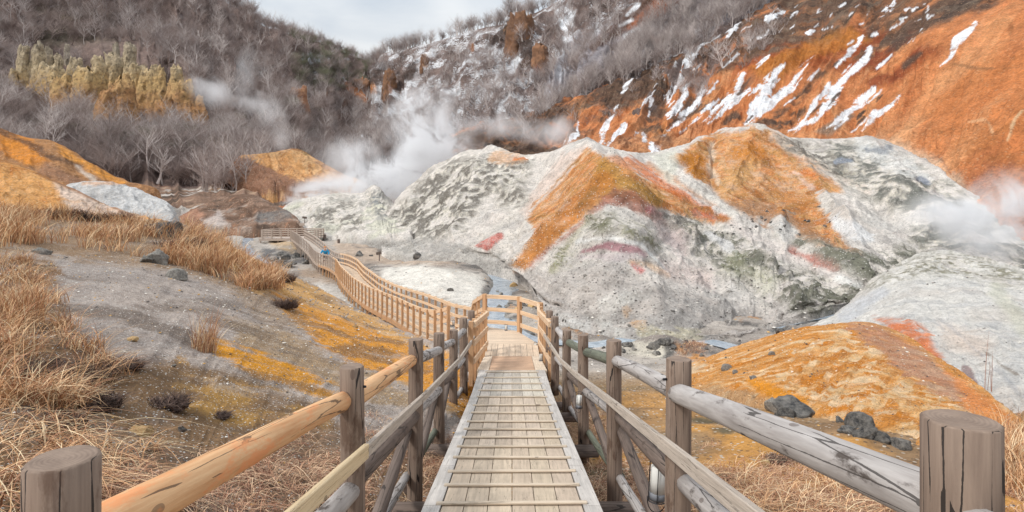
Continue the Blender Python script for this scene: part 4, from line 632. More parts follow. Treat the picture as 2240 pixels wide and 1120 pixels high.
# right pale mound
rows = [
    [(1690, 745, 28), (1760, 716, 30), (1830, 684, 31.5), (1885, 642, 33), (1950, 593, 34.5), (2040, 556, 35.5), (2130, 566, 34), (2240, 600, 31), (2450, 660, 27)],
    [(1690, 750, 27), (1765, 728, 28), (1835, 705, 28.5), (1895, 675, 29), (1965, 640, 29.5), (2050, 620, 30), (2140, 635, 28), (2250, 670, 25.5), (2450, 730, 22)],
    [(1690, 755, 26), (1765, 740, 26), (1840, 725, 26), (1905, 708, 25.5), (1980, 692, 25), (2065, 690, 24.5), (2155, 712, 22.5), (2260, 755, 19.5), (2450, 820, 16)],
    [(1690, 770, 24), (1765, 762, 23.5), (1840, 755, 23), (1910, 752, 22), (1990, 760, 20.5), (2075, 780, 19), (2165, 815, 17), (2265, 855, 14.5), (2450, 920, 12)],
    [(1690, 800, 21), (1765, 800, 20), (1840, 800, 19.5), (1915, 810, 18.5), (1995, 840, 16.5), (2080, 880, 14.5), (2170, 920, 13), (2270, 970, 11.2), (2450, 1060, 9)]]
rows = [r + [q] for r, q in zip(rows, [(2950, 740, 23), (2950, 830, 18.5), (2950, 940, 14), (2950, 1060, 10.5), (2950, 1240, 8)])]
sE = loft(rows, 580, 360, (5, 6), 12, 2); V = sE.V
h = fbm(V * 0.3, 5, 71) * 0.35 + ridged(np.stack([sE.u * 1.5 - sE.t * 0.8 + fbm(V * 0.2, 3, 76), sE.t * 0.8, sE.u * 0], -1), 4, 72) * 0.12 * sst(0, 1, sE.t) + fbm(V * 1.5, 4, 73) * 0.09 + bump_at(sE, 2040, 575, 60, 18, 0.35) * (0.5 + fbm(V * 1.2, 4, 75)) 
displace(sE, h * (0.4 + 0.6 * sst(0, 0.3, np.abs(sE.t))))
p = Paint(sE, C_(220, 215, 208), 0.5, 8, 700)
p.mix(sst(0.0, 0.35, p.st(2.5, 1)) * 0.6, C_(190, 188, 186)); p.mix(sst(0.05, 0.4, p.n(0.5, 2)) * 0.5, C_(206, 196, 186)); p.mix(sst(0.15, 0.4, p.st(2, 3)) * 0.35, C_(172, 172, 174))
crust(p, [(1900, 630), (1950, 590), (2040, 552), (2130, 556), (2240, 600), (2240, 620), (2120, 600), (2000, 600), (1930, 625)], 1, 0.9, 0.03, C_(122, 118, 88))
p.stroke([(2180, 640, 14), (2240, 720, 14)], C_(202, 200, 168), 0.35, 16); p.stroke([(1850, 690, 14), (1930, 640, 10)], C_(196, 198, 204), 0.6, 12)
om = p.poly([(1915, 695), (1990, 700), (2035, 740), (2060, 790), (2080, 830), (2020, 800), (1960, 745)], C_(212, 122, 74), 0.95, 12); p.mix(om * sst(0, 0.4, p.n(2, 5)) * 0.5, C_(224, 160, 124))
p.poly([(2050, 700), (2170, 740), (2150, 800), (2080, 760)], C_(222, 198, 180), 0.5, 20); p.stroke([(2110, 805, 5), (2125, 830, 3), (2140, 850, 2)], C_(126, 92, 92), 0.7, 5); p.stroke([(2060, 700, 3), (2150, 780, 2), (2240, 870, 2)], C_(160, 160, 164), 0.5, 6)
p.stroke([(2150, 770, 2), (2225, 820, 2)], C_(134, 120, 104), 0.6, 3); p.val(0.05, 1.5)
M['mound2'] = ground_mat('pale_mound_ground', 2.2, 0.5, 0.85, 0.4, tuple(C_(120, 112, 104)), tuple(C_(240, 236, 228)), 14)
finish(sE, 'pale_mound', p.c, M['mound2'])
# front orange ridge
rows = [
    [(1420, 838, 20.5), (1500, 806, 21), (1600, 766, 21), (1700, 734, 20), (1770, 718, 19.5), (1840, 710, 19), (1905, 714, 18.5), (1975, 738, 17.5), (2060, 800, 15), (2150, 864, 12.5), (2260, 955, 9.8), (2450, 1080, 7.5)],
    [(1420, 845, 19), (1495, 822, 19), (1590, 790, 18.6), (1685, 765, 17.8), (1750, 755, 17), (1815, 752, 16.4), (1880, 762, 15.8), (1950, 790, 14.8), (2030, 845, 13), (2115, 900, 11), (2230, 985, 9), (2420, 1100, 7)],
    [(1420, 855, 17.5), (1490, 840, 17.2), (1580, 820, 16.5), (1670, 808, 15.5), (1735, 810, 14.6), (1795, 818, 14), (1860, 835, 13.2), (1925, 862, 12.3), (2000, 905, 11), (2085, 948, 9.7), (2200, 1018, 8.2), (2400, 1120, 6.6)],
    [(1420, 872, 15), (1485, 862, 15), (1570, 855, 14.4), (1655, 866, 13.4), (1720, 888, 12.4), (1780, 908, 11.7), (1845, 928, 11), (1910, 948, 10.4), (1980, 972, 9.7), (2065, 1008, 8.8), (2180, 1062, 7.7), (2380, 1150, 6.3)]]
rows = [r + [(r[-1][0] + 260, r[-1][1] + 1350 * 1.3 / r[-1][2], r[-1][2] - 0.6)] for r in rows]
sF = loft(rows, 680, 320, (3, 2.6), 12, 0.6); V = sF.V
sk = sF.u * 1.0 + sF.t * 0.5
h = fbm(V * 0.6, 5, 81) * 0.12 + ridged(np.stack([sk * 3, sF.t * 0.6, sF.u * 0], -1), 4, 82) * 0.05 * sst(0, 1, sF.t) + fbm(V * 4, 4, 83) * 0.03
displace(sF, h)
p = Paint(sF, C_(212, 146, 76), 0.9, 10, 800)
sk = sk + fbm(V * 0.5, 4, 87) * 0.22; a1 = p.lic(0.5, 84); a2 = p.lic(1.3, 85)
p.mix(sst(0.0, 0.3, a1), C_(206, 130, 46)); a3 = p.n(3, 30, 5); p.mix(sst(-0.02, 0.35, a2 + 0.3 * a3) * 0.85, C_(234, 206, 168)); p.mix(sst(0.0, 0.3, p.lic(0.8, 88)) * 0.6, C_(222, 176, 120)); p.mix(sst(0.1, 0.4, -a2) * 0.6, C_(184, 114, 48)); p.mix(sst(0.15, 0.4, -a1) * 0.5, C_(226, 186, 134))
p.poly([(1850, 705), (1930, 712), (2010, 760), (2100, 840), (2160, 890), (2060, 870), (1960, 800), (1880, 740)], C_(178, 132, 112), 0.75, 12)
p.poly([(2060, 800), (2200, 900), (2240, 950), (2140, 920)], C_(226, 140, 74), 0.8, 10); p.stroke([(1640, 835, 6), (1700, 860, 14), (1750, 880, 12)], C_(226, 146, 36), 0.9, 12); p.stroke([(1440, 830, 14), (1540, 800, 4)], C_(214, 196, 168), 0.8, 10)
p.mix(p.mask([(1420, 870), (1560, 840), (1680, 870), (1800, 920), (2000, 980), (2200, 1080), (1420, 1100)], 12) * 0.7, C_(178, 150, 118)); p.val(0.06, 3)
M['ridge'] = ground_mat('ochre_ridge_ground', 5, 0.6, 0.9, 0.7, tuple(C_(120, 92, 66)), tuple(C_(238, 214, 180)), 26)
finish(sF, 'ochre_ridge', p.c, M['ridge'])
# ------------------------------------------------------------------ near left slope
rows = [
    [(-500, 430, 25), (-150, 440, 26), (0, 460, 27), (150, 470, 28), (330, 488, 29), (450, 510, 30), (550, 568, 30), (640, 606, 28), (720, 652, 26), (800, 693, 24), (880, 731, 21.5), (950, 769, 18), (1030, 812, 14.5)],
    [(-500, 490, 14), (-150, 530, 15), (0, 560, 16), (150, 562, 18), (320, 566, 20), (430, 585, 21), (530, 622, 21), (620, 656, 20.5), (700, 700, 19), (780, 741, 17.5), (860, 780, 16), (930, 818, 14), (1020, 862, 12)],
    [(-500, 610, 8.6), (-150, 660, 9.4), (0, 680, 10), (130, 672, 11), (300, 670, 12.5), (400, 690, 13), (500, 720, 13), (590, 755, 13), (680, 790, 12.5), (760, 825, 12), (840, 855, 11.5), (920, 888, 10.5), (1010, 935, 9.4)],
    [(-500, 780, 5.8), (-150, 810, 6.2), (0, 830, 6.5), (120, 822, 7.2), (280, 812, 8), (390, 830, 8.5), (490, 852, 8.6), (580, 872, 8.7), (670, 895, 8.6), (750, 925, 8.4), (830, 955, 8.2), (920, 1000, 8), (1020, 1055, 7.5)],
    [(-500, 980, 4), (-150, 1000, 4.3), (0, 1012, 4.5), (120, 1012, 4.8), (270, 1005, 5.3), (380, 1008, 5.6), (480, 1020, 5.8), (580, 1040, 6), (670, 1060, 6.1), (750, 1085, 6.1), (830, 1110, 6.1), (920, 1140, 6), (1030, 1175, 5.8)],
    [(-500, 1400, 2.4), (-150, 1400, 2.6), (0, 1400, 2.8), (120, 1380, 3), (250, 1350, 3.4), (370, 1330, 3.7), (470, 1310, 3.9), (570, 1310, 4.1), (660, 1310, 4.2), (740, 1320, 4.3), (820, 1340, 4.3), (920, 1360, 4.3), (1040, 1400, 4.2)]]
rows = [r + [(1110, (r[-1][1] - YH) + YH + 1350 * 1.0 / r[-1][2], r[-1][2])] for r in rows]
sH = loft(rows, 820, 560, (6, 3), 14, 0.8); V = sH.V; X0, Y0 = pxy(V)
h = fbm(V * 0.25, 5, 91) * 0.16 + fbm(V * 1.3, 4, 92) * 0.06 + fbm(V * 6, 3, 93) * 0.02 + ridged(np.stack([sH.u * 1.4 + sH.t * 0.9, sH.t * 0.4, sH.u * 0], -1), 3, 94) * 0.05
for a in ((600, 640, 40, 16, 0.22), (60, 790, 130, 40, 0.15), (340, 500, 60, 14, 0.25)): h += bump_at(sH, *a)
displace(sH, h)
p = Paint(sH, C_(182, 168, 158), 0.5, 16, 900)
q = np.stack([(sH.u - sH.t * 1.1) * 3.2, sH.t * 0.5 + sH.u * 0.2, sH.u * 0], -1); a1 = p.lic(0.5, 95)
p.mix(sst(-0.1, 0.3, p.n(0.5, 1)) * 0.5, C_(150, 140, 134))
p.poly([(-500, 420), (0, 440), (330, 470), (560, 560), (640, 600), (620, 660), (520, 640), (400, 600), (250, 575), (100, 560), (-500, 600)], C_(152, 122, 90), 0.85, 16)
p.poly([(450, 510), (560, 560), (700, 640), (950, 765), (1100, 850), (1100, 930), (900, 850), (800, 790), (700, 720), (640, 665), (560, 640), (480, 560)], C_(214, 164, 98), 1.15, 10)
p.mix(p.mask([(520, 540), (700, 640), (950, 765), (1100, 850), (1100, 880), (900, 800), (760, 720), (640, 640)], 10) * sst(-0.1, 0.3, a1), C_(214, 176, 134))
p.poly([(600, 640), (700, 680), (800, 718), (950, 772), (1080, 850), (1080, 950), (950, 860), (860, 820), (800, 805), (700, 755), (640, 700)], C_(222, 152, 58), 1.9, 12)
p.poly([(500, 700), (620, 720), (720, 780), (860, 830), (1000, 900), (900, 900), (760, 860), (640, 800), (540, 760)], C_(172, 142, 104), 0.75, 14)
p.poly([(470, 750), (560, 775), (680, 820), (760, 870), (700, 880), (560, 820), (480, 780)], C_(220, 152, 48), 1.3, 9)
p.stroke([(395, 785, 4), (415, 795, 5)], C_(206, 150, 60), 0.7, 5)
p.poly([(-500, 850), (0, 870), (260, 790), (420, 800), (560, 830), (700, 890), (800, 950), (1100, 1100), (1100, 1500), (-500, 1500)], C_(136, 108, 80), 1.1, 24)
p.poly([(380, 830), (560, 840), (720, 900), (740, 960), (560, 950), (400, 900)], C_(190, 146, 80), 0.8, 18, 3, 0.9, 0.15)
p.poly([(600, 900), (760, 930), (1100, 1050), (1100, 1500), (300, 1500), (300, 1050), (480, 1000)], C_(150, 120, 94), 0.75, 20)
p.poly([(-500, 600), (0, 600), (120, 560), (140, 700), (250, 800), (100, 900), (-500, 900)], C_(132, 104, 78), 1.0, 20)
p.mix(sst(0.05, 0.35, p.n(0.8, 7)) * 0.6 * sst(560, 700, Y0), C_(108, 92, 78)); p.mix(sst(0.1, 0.35, a1) * 0.3, C_(202, 192, 184)); p.mix(sst(0.1, 0.4, -a1) * 0.3, C_(140, 122, 106)); p.mix(p.mask([(500, 620), (640, 660), (700, 740), (560, 700)], 14) * 0.55, C_(150, 124, 96)); p.val(0.08, 2)
M['slope'] = ground_mat('gravel_slope_ground', 6, 0.5, 0.9, 0.85, tuple(C_(110, 98, 90)), tuple(C_(236, 232, 226)), 34)
finish(sH, 'gravel_slope', p.c, M['slope'])
# ================================================================== objects
def hit(px, py, *names, r=4):
    """nearest surveyed ground point seen at a photo position"""
    best = None
    for n in names or ('gravel_slope', 'ochre_ridge', 'pale_mound', 'mineral_mound', 'sulphur_mound', 'brown_mound', 'striped_bank', 'orange_bank', 'valley_floor'):
        s = SURF[n]; D = (s.px - px) ** 2 + (s.py - py) ** 2; D = np.where(s.V[..., 1] > 1, D, 1e12); k = r if D.min() < r * r * 9 else 0
        m = D < max(r * r, D.min() * 1.01)
        if D.min() > 400: continue
        d = np.where(m, s.V[..., 1], 1e9); i = np.argmin(d); v = s.V.reshape(-1, 3)[i]
        if best is None or v[1] < best[1]: best = v
    return best.copy() if best is not None else floor_hit(px, py)
def zrot(d): return Vector(d).to_track_quat('Z', 'Y').to_matrix()
def log_mesh(name, r0, r1, L, seg=20, rings=10, wob=0.012, sd=0, cap=0.006):
    g = np.random.RandomState(sd); ang = np.linspace(0, 2 * np.pi, seg, endpoint=False); V = []
    ph = g.rand(6) * 6.28
    zs = [0] + list(np.linspace(0, L, rings)) + [L + cap]
    for k, z in enumerate(zs):
        t = z / L; r = r0 + (r1 - r0) * np.clip(t, 0, 1); rr = r * (1 + 0.03 * np.sin(2 * ang + ph[0] + t * 2) + 0.02 * np.sin(5 * ang + ph[1] - t) + 0.012 * np.sin(9 * ang + ph[4]))
        if k in (0, len(zs) - 1): rr = rr - 0.008 if r > 0.02 else rr * 0.8
        ox, oy = wob * np.sin(3 * t + ph[2]) - wob * np.sin(ph[2]), wob * np.sin(2.3 * t + ph[3]) - wob * np.sin(ph[3])
        for a, q in zip(ang, rr): V.append((ox + q * math.cos(a), oy + q * math.sin(a), z))
    n = len(zs); me = bpy.data.meshes.new(name); Fc = [(i * seg + j, i * seg + (j + 1) % seg, (i + 1) * seg + (j + 1) % seg, (i + 1) * seg + j) for i in range(n - 1) for j in range(seg)]
    Fc += [tuple(range(seg))[::-1], tuple(range((n - 1) * seg, n * seg))]
    me.from_pydata(V, [], Fc); 
    for p_ in me.polygons: p_.use_smooth = len(p_.vertices) == 4
    return me
def rod(name, a, b, r0, r1, mat, root, seg=14, rings=8, wob=0.01, sd=0):
    a, b = Vector(a), Vector(b); me = log_mesh(name, r0, r1, (b - a).length, seg, rings, wob, sd)
    o = link(name, me, mat, root); M4 = zrot(b - a).to_4x4(); M4.translation = a - (root.location if root else Vector()); o.matrix_local = M4; return o
def box_mesh(name, sx, sy, L, bev=0.004):
    bm = bmesh.new(); bmesh.ops.create_cube(bm, size=1)
    for v in bm.verts: v.co = Vector((v.co.x * sx, v.co.y * sy, (v.co.z + 0.5) * L))
    if bev: bmesh.ops.bevel(bm, geom=bm.edges[:], offset=bev, segments=1, affect='EDGES')
    me = bpy.data.meshes.new(name); bm.to_mesh(me); bm.free(); return me
def plank(name, a, b, sx, sy, mat, root, bev=0.004):
    """board of cross-section sx (sideways) by sy (up) from a to b"""
    a, b = Vector(a), Vector(b); d = (b - a).normalized(); side = d.cross(Vector((0, 0, 1)))
    side = side.normalized() if side.length > 1e-3 else Vector((1, 0, 0)); up = side.cross(d)
    me = box_mesh(name, sx, sy, (b - a).length, bev); o = link(name, me, mat, root)
    R = Matrix((side, up, d)).transposed().to_4x4(); R.translation = a - (root.location if root else Vector()); o.matrix_local = R; return o
# ------------------------------------------------------------------ log fences
PL = [(None, -1.2, -0.12), (131, 1.376, 1010), (770, 3.8, 803), (907, 6.16, 743), (961, 8.54, 729), (991, 10.8, 722), (1015, 11.9, 696), (1030, 13.2, 680)]
PR = [(None, -1.2, -0.10), (2093, 1.376, 919), (1481, 3.8, 787), (1345, 6.16, 745), (1277, 8.54, 733), (1240, 10.8, 723), (1214, 11.9, 693), (1201, 13.2, 680)]
def log_fence(PP, sgn, label):
    T = []
    for px, d, y in PP:
        T.append(Vector((sgn * 1.0, d, y)) if px is None else Vector(((px - CX) / F * d, d, -(y - YH) / F * d)))
    root = empty('log_fence', (T[2].x, T[2].y, T[2].z - 1.9), label, 'fence')
    for k, t in enumerate(T):
        if k == 0: continue
        h = 1.75 if k < 5 else 1.5
        o = rod('post', t - Vector((0, 0, h)), t, 0.078, 0.074, M['post'], root, 28 if k < 4 else 14, 12, 0.006, k + (10 if sgn > 0 else 0))
        o.rotation_euler = o.rotation_euler
    mats_top = {-1: ['freshlog', 'freshlog', 'freshlog', 'greylog', 'greylog', 'greylog', 'greylog'], 1: ['greylog', 'greylog', 'greylog', 'mosslog', 'mosslog', 'greylog', 'greylog']}[sgn]
    off = sgn * 0.02
    for k in range(len(T) - 1):
        a, b = T[k], T[k + 1]; e = Vector((off, 0, 0))
        rod('top_rail', a + e - Vector((0, 0, 0.21 if k else 0.3)), b + e - Vector((0, 0, 0.215)), 0.064, 0.058, M[mats_top[k]], root, 20, 12, 0.012, 30 + k)
        if k >= 1:
            rod('middle_rail', a + e - Vector((0, 0, 0.74)), b + e - Vector((0, 0, 0.76)), 0.056, 0.06, M['greylog' if k % 2 else 'darklog'], root, 14, 8, 0.012, 50 + k)
            rod('lower_rail', a + e * 3 - Vector((0, 0, 1.36)), b + e * 3 - Vector((0, 0, 1.34)), 0.042, 0.042, M['greylog' if k != 3 else 'mosslog'], root, 12, 8, 0.012, 60 + k)
            if k in (2, 3, 4): rod('brace', a - Vector((-off * 3, 0, 1.5)), b - Vector((-off * 3, 0, 0.86)), 0.055, 0.05, M['darklog'], root, 14, 8, 0.01, 70 + k)
    # pale handrail board on the walking side
    H = []
    for k, t in enumerate(T):
        dz = [0.75, 0.50, 0.50, 0.56, 0.55, 0.53, 0.52, 0.52][k]
        H.append(Vector((t.x - sgn * 0.105, t.y, t.z - dz)))
    for k in range(len(H) - 1):
        a, b = H[k], H[k + 1]
        if k == 0: continue
        if k == 1 and sgn < 0:
            m_ = a.lerp(b, 0.97); plank('handrail', a, m_, 0.035, 0.085, M['handnew'], root); plank('handrail', m_, b, 0.035, 0.075, M['handrail'], root); continue
        plank('handrail', a, b, 0.035, 0.075 if k > 1 else 0.085, M['handrail'], root)
    for k in (2, 3):
        t = T[k]; rod('bolt', t - Vector((sgn * 0.06, 0, 0.12)), t - Vector((sgn * 0.082, 0, 0.12)), 0.008, 0.008, M['iron'], root, 8, 2, 0)
    return T
TL = log_fence(PL, -1, 'weathered round-log fence with one fresh orange pine top rail, left of the ramp')
TR = log_fence(PR, 1, 'weathered silver-grey round-log fence right of the ramp, its top rail blotched dark')
# ------------------------------------------------------------------ plank ramp
def zdeck(y): return -(1.39 + 0.161 * y)
def hw(y): return float(np.interp(y, [0, 9, 12.3], [0.597, 0.597, 0.655]))
class Boards:
    def __init__(b): b.V = []; b.F = []; b.C = []; b.U = []
    def quadbox(b, top, th, col, uv=None):
        """top: 4 points (ccw from above); extruded down by th"""
        k = len(b.V); top = [tuple(q) for q in top]; b.V += top + [(x, y, z - th) for x, y, z in top]
        b.C += [tuple(col)] * 8
        f = [(0, 1, 2, 3), (7, 6, 5, 4), (0, 4, 5, 1), (1, 5, 6, 2), (2, 6, 7, 3), (3, 7, 4, 0)]
        b.F += [tuple(i + k for i in q) for q in f]; b.U += (uv or [(x, y) for x, y, z in top]) * 2
    def make(b, name, mat, root, loc=Vector()):
        me = bpy.data.meshes.new(name); me.from_pydata([Vector(v) - loc for v in b.V], [], b.F)
        at = me.color_attributes.new('Col', 'FLOAT_COLOR', 'POINT')
        for i, c in enumerate(b.C): at.data[i].color = tuple(c) + (1,)
        uv = me.uv_layers.new(name='UVMap')
        for l in me.loops: uv.data[l.index].uv = b.U[l.vertex_index]
        return link(name, me, mat, root)
ramp = empty('plank_ramp', (0, 6, zdeck(6)), 'straight pale plank ramp with cross cleats, descending between the log fences', 'boardwalk'); rl = ramp.location.copy()
g = np.random.RandomState(3)
b = Boards(); xs = [-0.475, -0.325, -0.165, 0.0, 0.155, 0.315, 0.475]
cuts = [0.1, 3.2, 5.9, 9.0, 12.3]
for i in range(6):
    for j in range(len(cuts) - 1):
        y0, y1 = cuts[j] + (0.004), cuts[j + 1] - 0.004
        if j < 2 and i % 2: y1 += 0.35 if j == 0 else 0
        base = C_(192, 174, 154) if j < 3 else C_(192, 182, 170); c = base * (0.80 + 0.34 * g.rand()) * np.array([1, 0.985 + 0.03 * g.rand(), 0.95 + 0.08 * g.rand()])
        x0, x1 = xs[i] + 0.0028, xs[i + 1] - 0.0028; o_ = g.rand() * 5; dz = 0.004 * g.rand()
        for k in range(6):
            a, e = y0 + (y1 - y0) * k / 6, y0 + (y1 - y0) * (k + 1) / 6
            b.quadbox([(x0, a, zdeck(a) - dz), (x1, a, zdeck(a) - dz), (x1, e, zdeck(e) - dz), (x0, e, zdeck(e) - dz)], 0.04, c, [(x0 + o_, a), (x1 + o_, a), (x1 + o_, e), (x0 + o_, e)])
b.make('deck_boards', M['deck'], ramp, rl)
for sg in (-1, 1):
    b = Boards()
    for j in range(12):
        a, e = 0.1 + 12.2 * j / 12, 0.1 + 12.2 * (j + 1) / 12 - 0.006
        c = C_(194, 187, 180) * (0.9 + 0.2 * g.rand()); q = [(sg * 0.482, a), (sg * hw(a), a), (sg * hw(e), e), (sg * 0.482, e)]
        if sg < 0: q = [q[1], q[0], q[3], q[2]]
        b.quadbox([(x, y, zdeck(y) + 0.006) for x, y in q], 0.14, c)
    b.make('edge_board', M['deck'], ramp, rl)
for i, y in enumerate([1876.0 / (v - 657) for v in (1180, 1140, 1104, 1064, 1033.6, 1003.5, 979, 958.5, 941, 924, 905, 888, 869.7, 855, 840, 827, 815)]):
    L = 0.5 + 0.02 * g.rand(); sk = 0.02 * (g.rand() - 0.5); o = plank('cleat', (-L, y + sk, zdeck(y) + 0.014), (L, y - sk, zdeck(y) + 0.014), 0.03, 0.02, M['cleat'], ramp, 0.006)
for k in range(1, 7):
    a, c_ = TL[k], TR[k]; y = (a.y + c_.y) / 2 - 0.28
    rod('cross_log', (a.x - 0.16, y, zdeck(y) - 0.62), (c_.x + 0.16, y, zdeck(y) - 0.62), 0.085, 0.08, M['darklog'], ramp, 16, 6, 0.01, 90 + k)
    for sg in (-1, 1): rod('support_post', (sg * 0.4, y, zdeck(y) - 1.4), (sg * 0.4, y, zdeck(y) - 0.2), 0.06, 0.06, M['darklog'], ramp, 10, 3)
for sg in (-1, 1): plank('bearer', (sg * 0.42, 0.3, zdeck(0.3) - 0.12), (sg * 0.42, 12.3, zdeck(12.3) - 0.12), 0.09, 0.15, M['darklog'], ramp)
# ------------------------------------------------------------------ cedar steps and landing
ZL = -3.70
st = empty('cedar_landing', (0, 15.9, ZL), 'new cedar landing with short brown steps at the foot of the ramp', 'boardwalk'); sl_ = st.location.copy()
b = Boards()
for k in range(8):
    y0 = 12.32 + k * 0.3; z = -3.37 - (k + 1) * (0.33 / 8.6)
    b.quadbox([(-0.46, y0, z + 0.012), (0.46, y0, z + 0.012), (0.46, y0 + 0.19, z + 0.004), (-0.46, y0 + 0.19, z + 0.004)], 0.07, C_(198, 164, 136) * (0.92 + 0.16 * g.rand()), [(0, y0), (0, y0 + 1), (0.3, y0 + 1), (0.3, y0)])
b.make('step_treads', M['deck'], st, sl_)
b = Boards(); 
for sg in (-1, 1):
    q = [(sg * 0.47, 12.31, -3.375), (sg * 0.70, 12.31, -3.375), (sg * 0.66, 14.72, ZL), (sg * 0.47, 14.72, ZL)]
    if sg < 0: q = [q[1], q[0], q[3], q[2]]
    b.quadbox(q, 0.16, C_(222, 204, 182))
b.quadbox([(-0.47, 12.3, -3.44), (0.47, 12.3, -3.44), (0.47, 14.72, -3.78), (-0.47, 14.72, -3.78)], 0.05, C_(120, 90, 66))
b.make('side_board', M['deck'], st, sl_)
b = Boards()
for i in range(9):
    x0 = -0.66 + i * 0.147; b.quadbox([(x0 + 0.004, 14.73, ZL), (x0 + 0.143, 14.73, ZL), (x0 + 0.143, 16.0, ZL), (x0 + 0.004, 16.0, ZL)], 0.05, C_(212, 190, 166) * (0.92 + 0.16 * g.rand()))
def lerp(a, b_, t): return tuple(a[i] + (b_[i] - a[i]) * t for i in range(3))
fa = [(-0.66, 16.01, ZL), (-1.15, 17.2, ZL), (-1.75, 18.4, ZL - 0.12)]; fb = [(0.68, 16.01, ZL), (0.13, 17.62, ZL), (-1.0, 18.9, ZL - 0.12)]
for i in range(26):
    t0, t1 = i / 26 * 2, (i + 0.94) / 26 * 2; f_ = lambda A, t: lerp(A[min(int(t), 1)], A[min(int(t), 1) + 1], t - min(int(t), 1))
    b.quadbox([f_(fa, t0), f_(fb, t0), f_(fb, t1), f_(fa, t1)], 0.05, C_(214, 192, 168) * (0.92 + 0.16 * g.rand()), [(0, t0 * 3), (0, t0 * 3 + 1), (0.12, t0 * 3 + 1), (0.12, t0 * 3)])
b.make('landing_boards', M['deck'], st, sl_)
for x, y in ((-0.6, 14.8), (0.6, 14.8), (-0.6, 16.2), (0.5, 16.4), (0.1, 17.4), (-1.0, 17.4), (-0.6, 12.6), (0.6, 12.6)): plank('support_post', (x, y, -6.3), (x, y, ZL - 0.06 if y > 14 else -3.5), 0.1, 0.1, M['cedarpost'], st)
# ------------------------------------------------------------------ long boardwalk
FE = [(-0.66, 15.0, ZL), (-1.2, 16.9, -3.78), (-1.95, 18.9, -4.2), (-2.6, 20.8, -4.70), (-3.56, 23, -4.94), (-5.0, 26.5, -5.1), (-7.5, 32, -5.42), (-9.3, 36, -5.46), (-11.7, 42, -5.40), (-13.1, 46, -5.32), (-14.85, 50, -5.36), (-15.8, 52, -5.46), (-16.9, 54, -5.55), (-18.3, 57, -5.5), (-20.1, 61, -5.15), (-22.7, 66, -4.70), (-24.5, 70, -4.62), (-27.4, 76.5, -4.6)]
def resample(pts, step):
    A = np.array(pts, float); seg = np.linalg.norm(np.diff(A, axis=0), axis=1); s_ = np.concatenate([[0], np.cumsum(seg)]); n = max(2, int(round(s_[-1] / step)) + 1)
    t = np.linspace(0, s_[-1], n); return np.stack([np.interp(t, s_, A[:, i]) for i in range(3)], 1)
def offset(A, w_):
    t = np.gradient(A[:, :2], axis=0); t /= np.linalg.norm(t, axis=1, keepdims=True); k = np.ones(5) / 5
    for i in range(2): t[:, i] = np.convolve(np.pad(t[:, i], 2, mode='edge'), k, 'valid')
    B = A.copy(); B[:, 0] += t[:, 1] * w_; B[:, 1] += -t[:, 0] * w_; return B
fine = resample(FE[2:], 0.145); rear = offset(fine, 1.55)
bw_ = empty('long_boardwalk', tuple(fine[0]), 'long winding cedar boardwalk crossing the valley floor to the lookout', 'boardwalk'); bl_ = bw_.location.copy()
b = Boards()
for i in range(len(fine) - 1):
    u = i / len(fine); c = (C_(206, 184, 160) * (1 - sst(0.6, 0.75, u)) + C_(196, 184, 172) * sst(0.6, 0.75, u)) * (0.88 + 0.24 * g.rand())
    a0, a1, r0, r1 = fine[i], fine[i] + (fine[i + 1] - fine[i]) * 0.93, rear[i], rear[i] + (rear[i + 1] - rear[i]) * 0.93
    b.quadbox([tuple(a0), tuple(r0), tuple(r1), tuple(a1)], 0.05, c, [(0, i), (0, i + 1), (0.12, i + 1), (0.12, i)])
b.make('deck_boards', M['deck'], bw_, bl_)
for A, sd in ((fine, 1), (rear, -1)):
    B_ = resample(A[::6], 3.0)
    for i in range(len(B_) - 1): plank('side_beam', B_[i] - [0, 0, 0.15], B_[i + 1] - [0, 0, 0.15], 0.06, 0.19, M['cedarpost' if i < 13 else 'cedargrey'], bw_, 0)
for i in range(4, len(fine) - 1, 9):
    for A, q in ((fine, 0), (rear, 1)):
        if i % 2 and q: continue
        v = A[i]; zg = zfloor(v[0], v[1]) - 0.4
        plank('support_post', (v[0] + (0.12 if not q else -0.12), v[1], zg), (v[0] + (0.12 if not q else -0.12), v[1], v[2] - 0.05), 0.1, 0.1, M['cedarpost' if i < 260 else 'cedargrey'], bw_, 0)
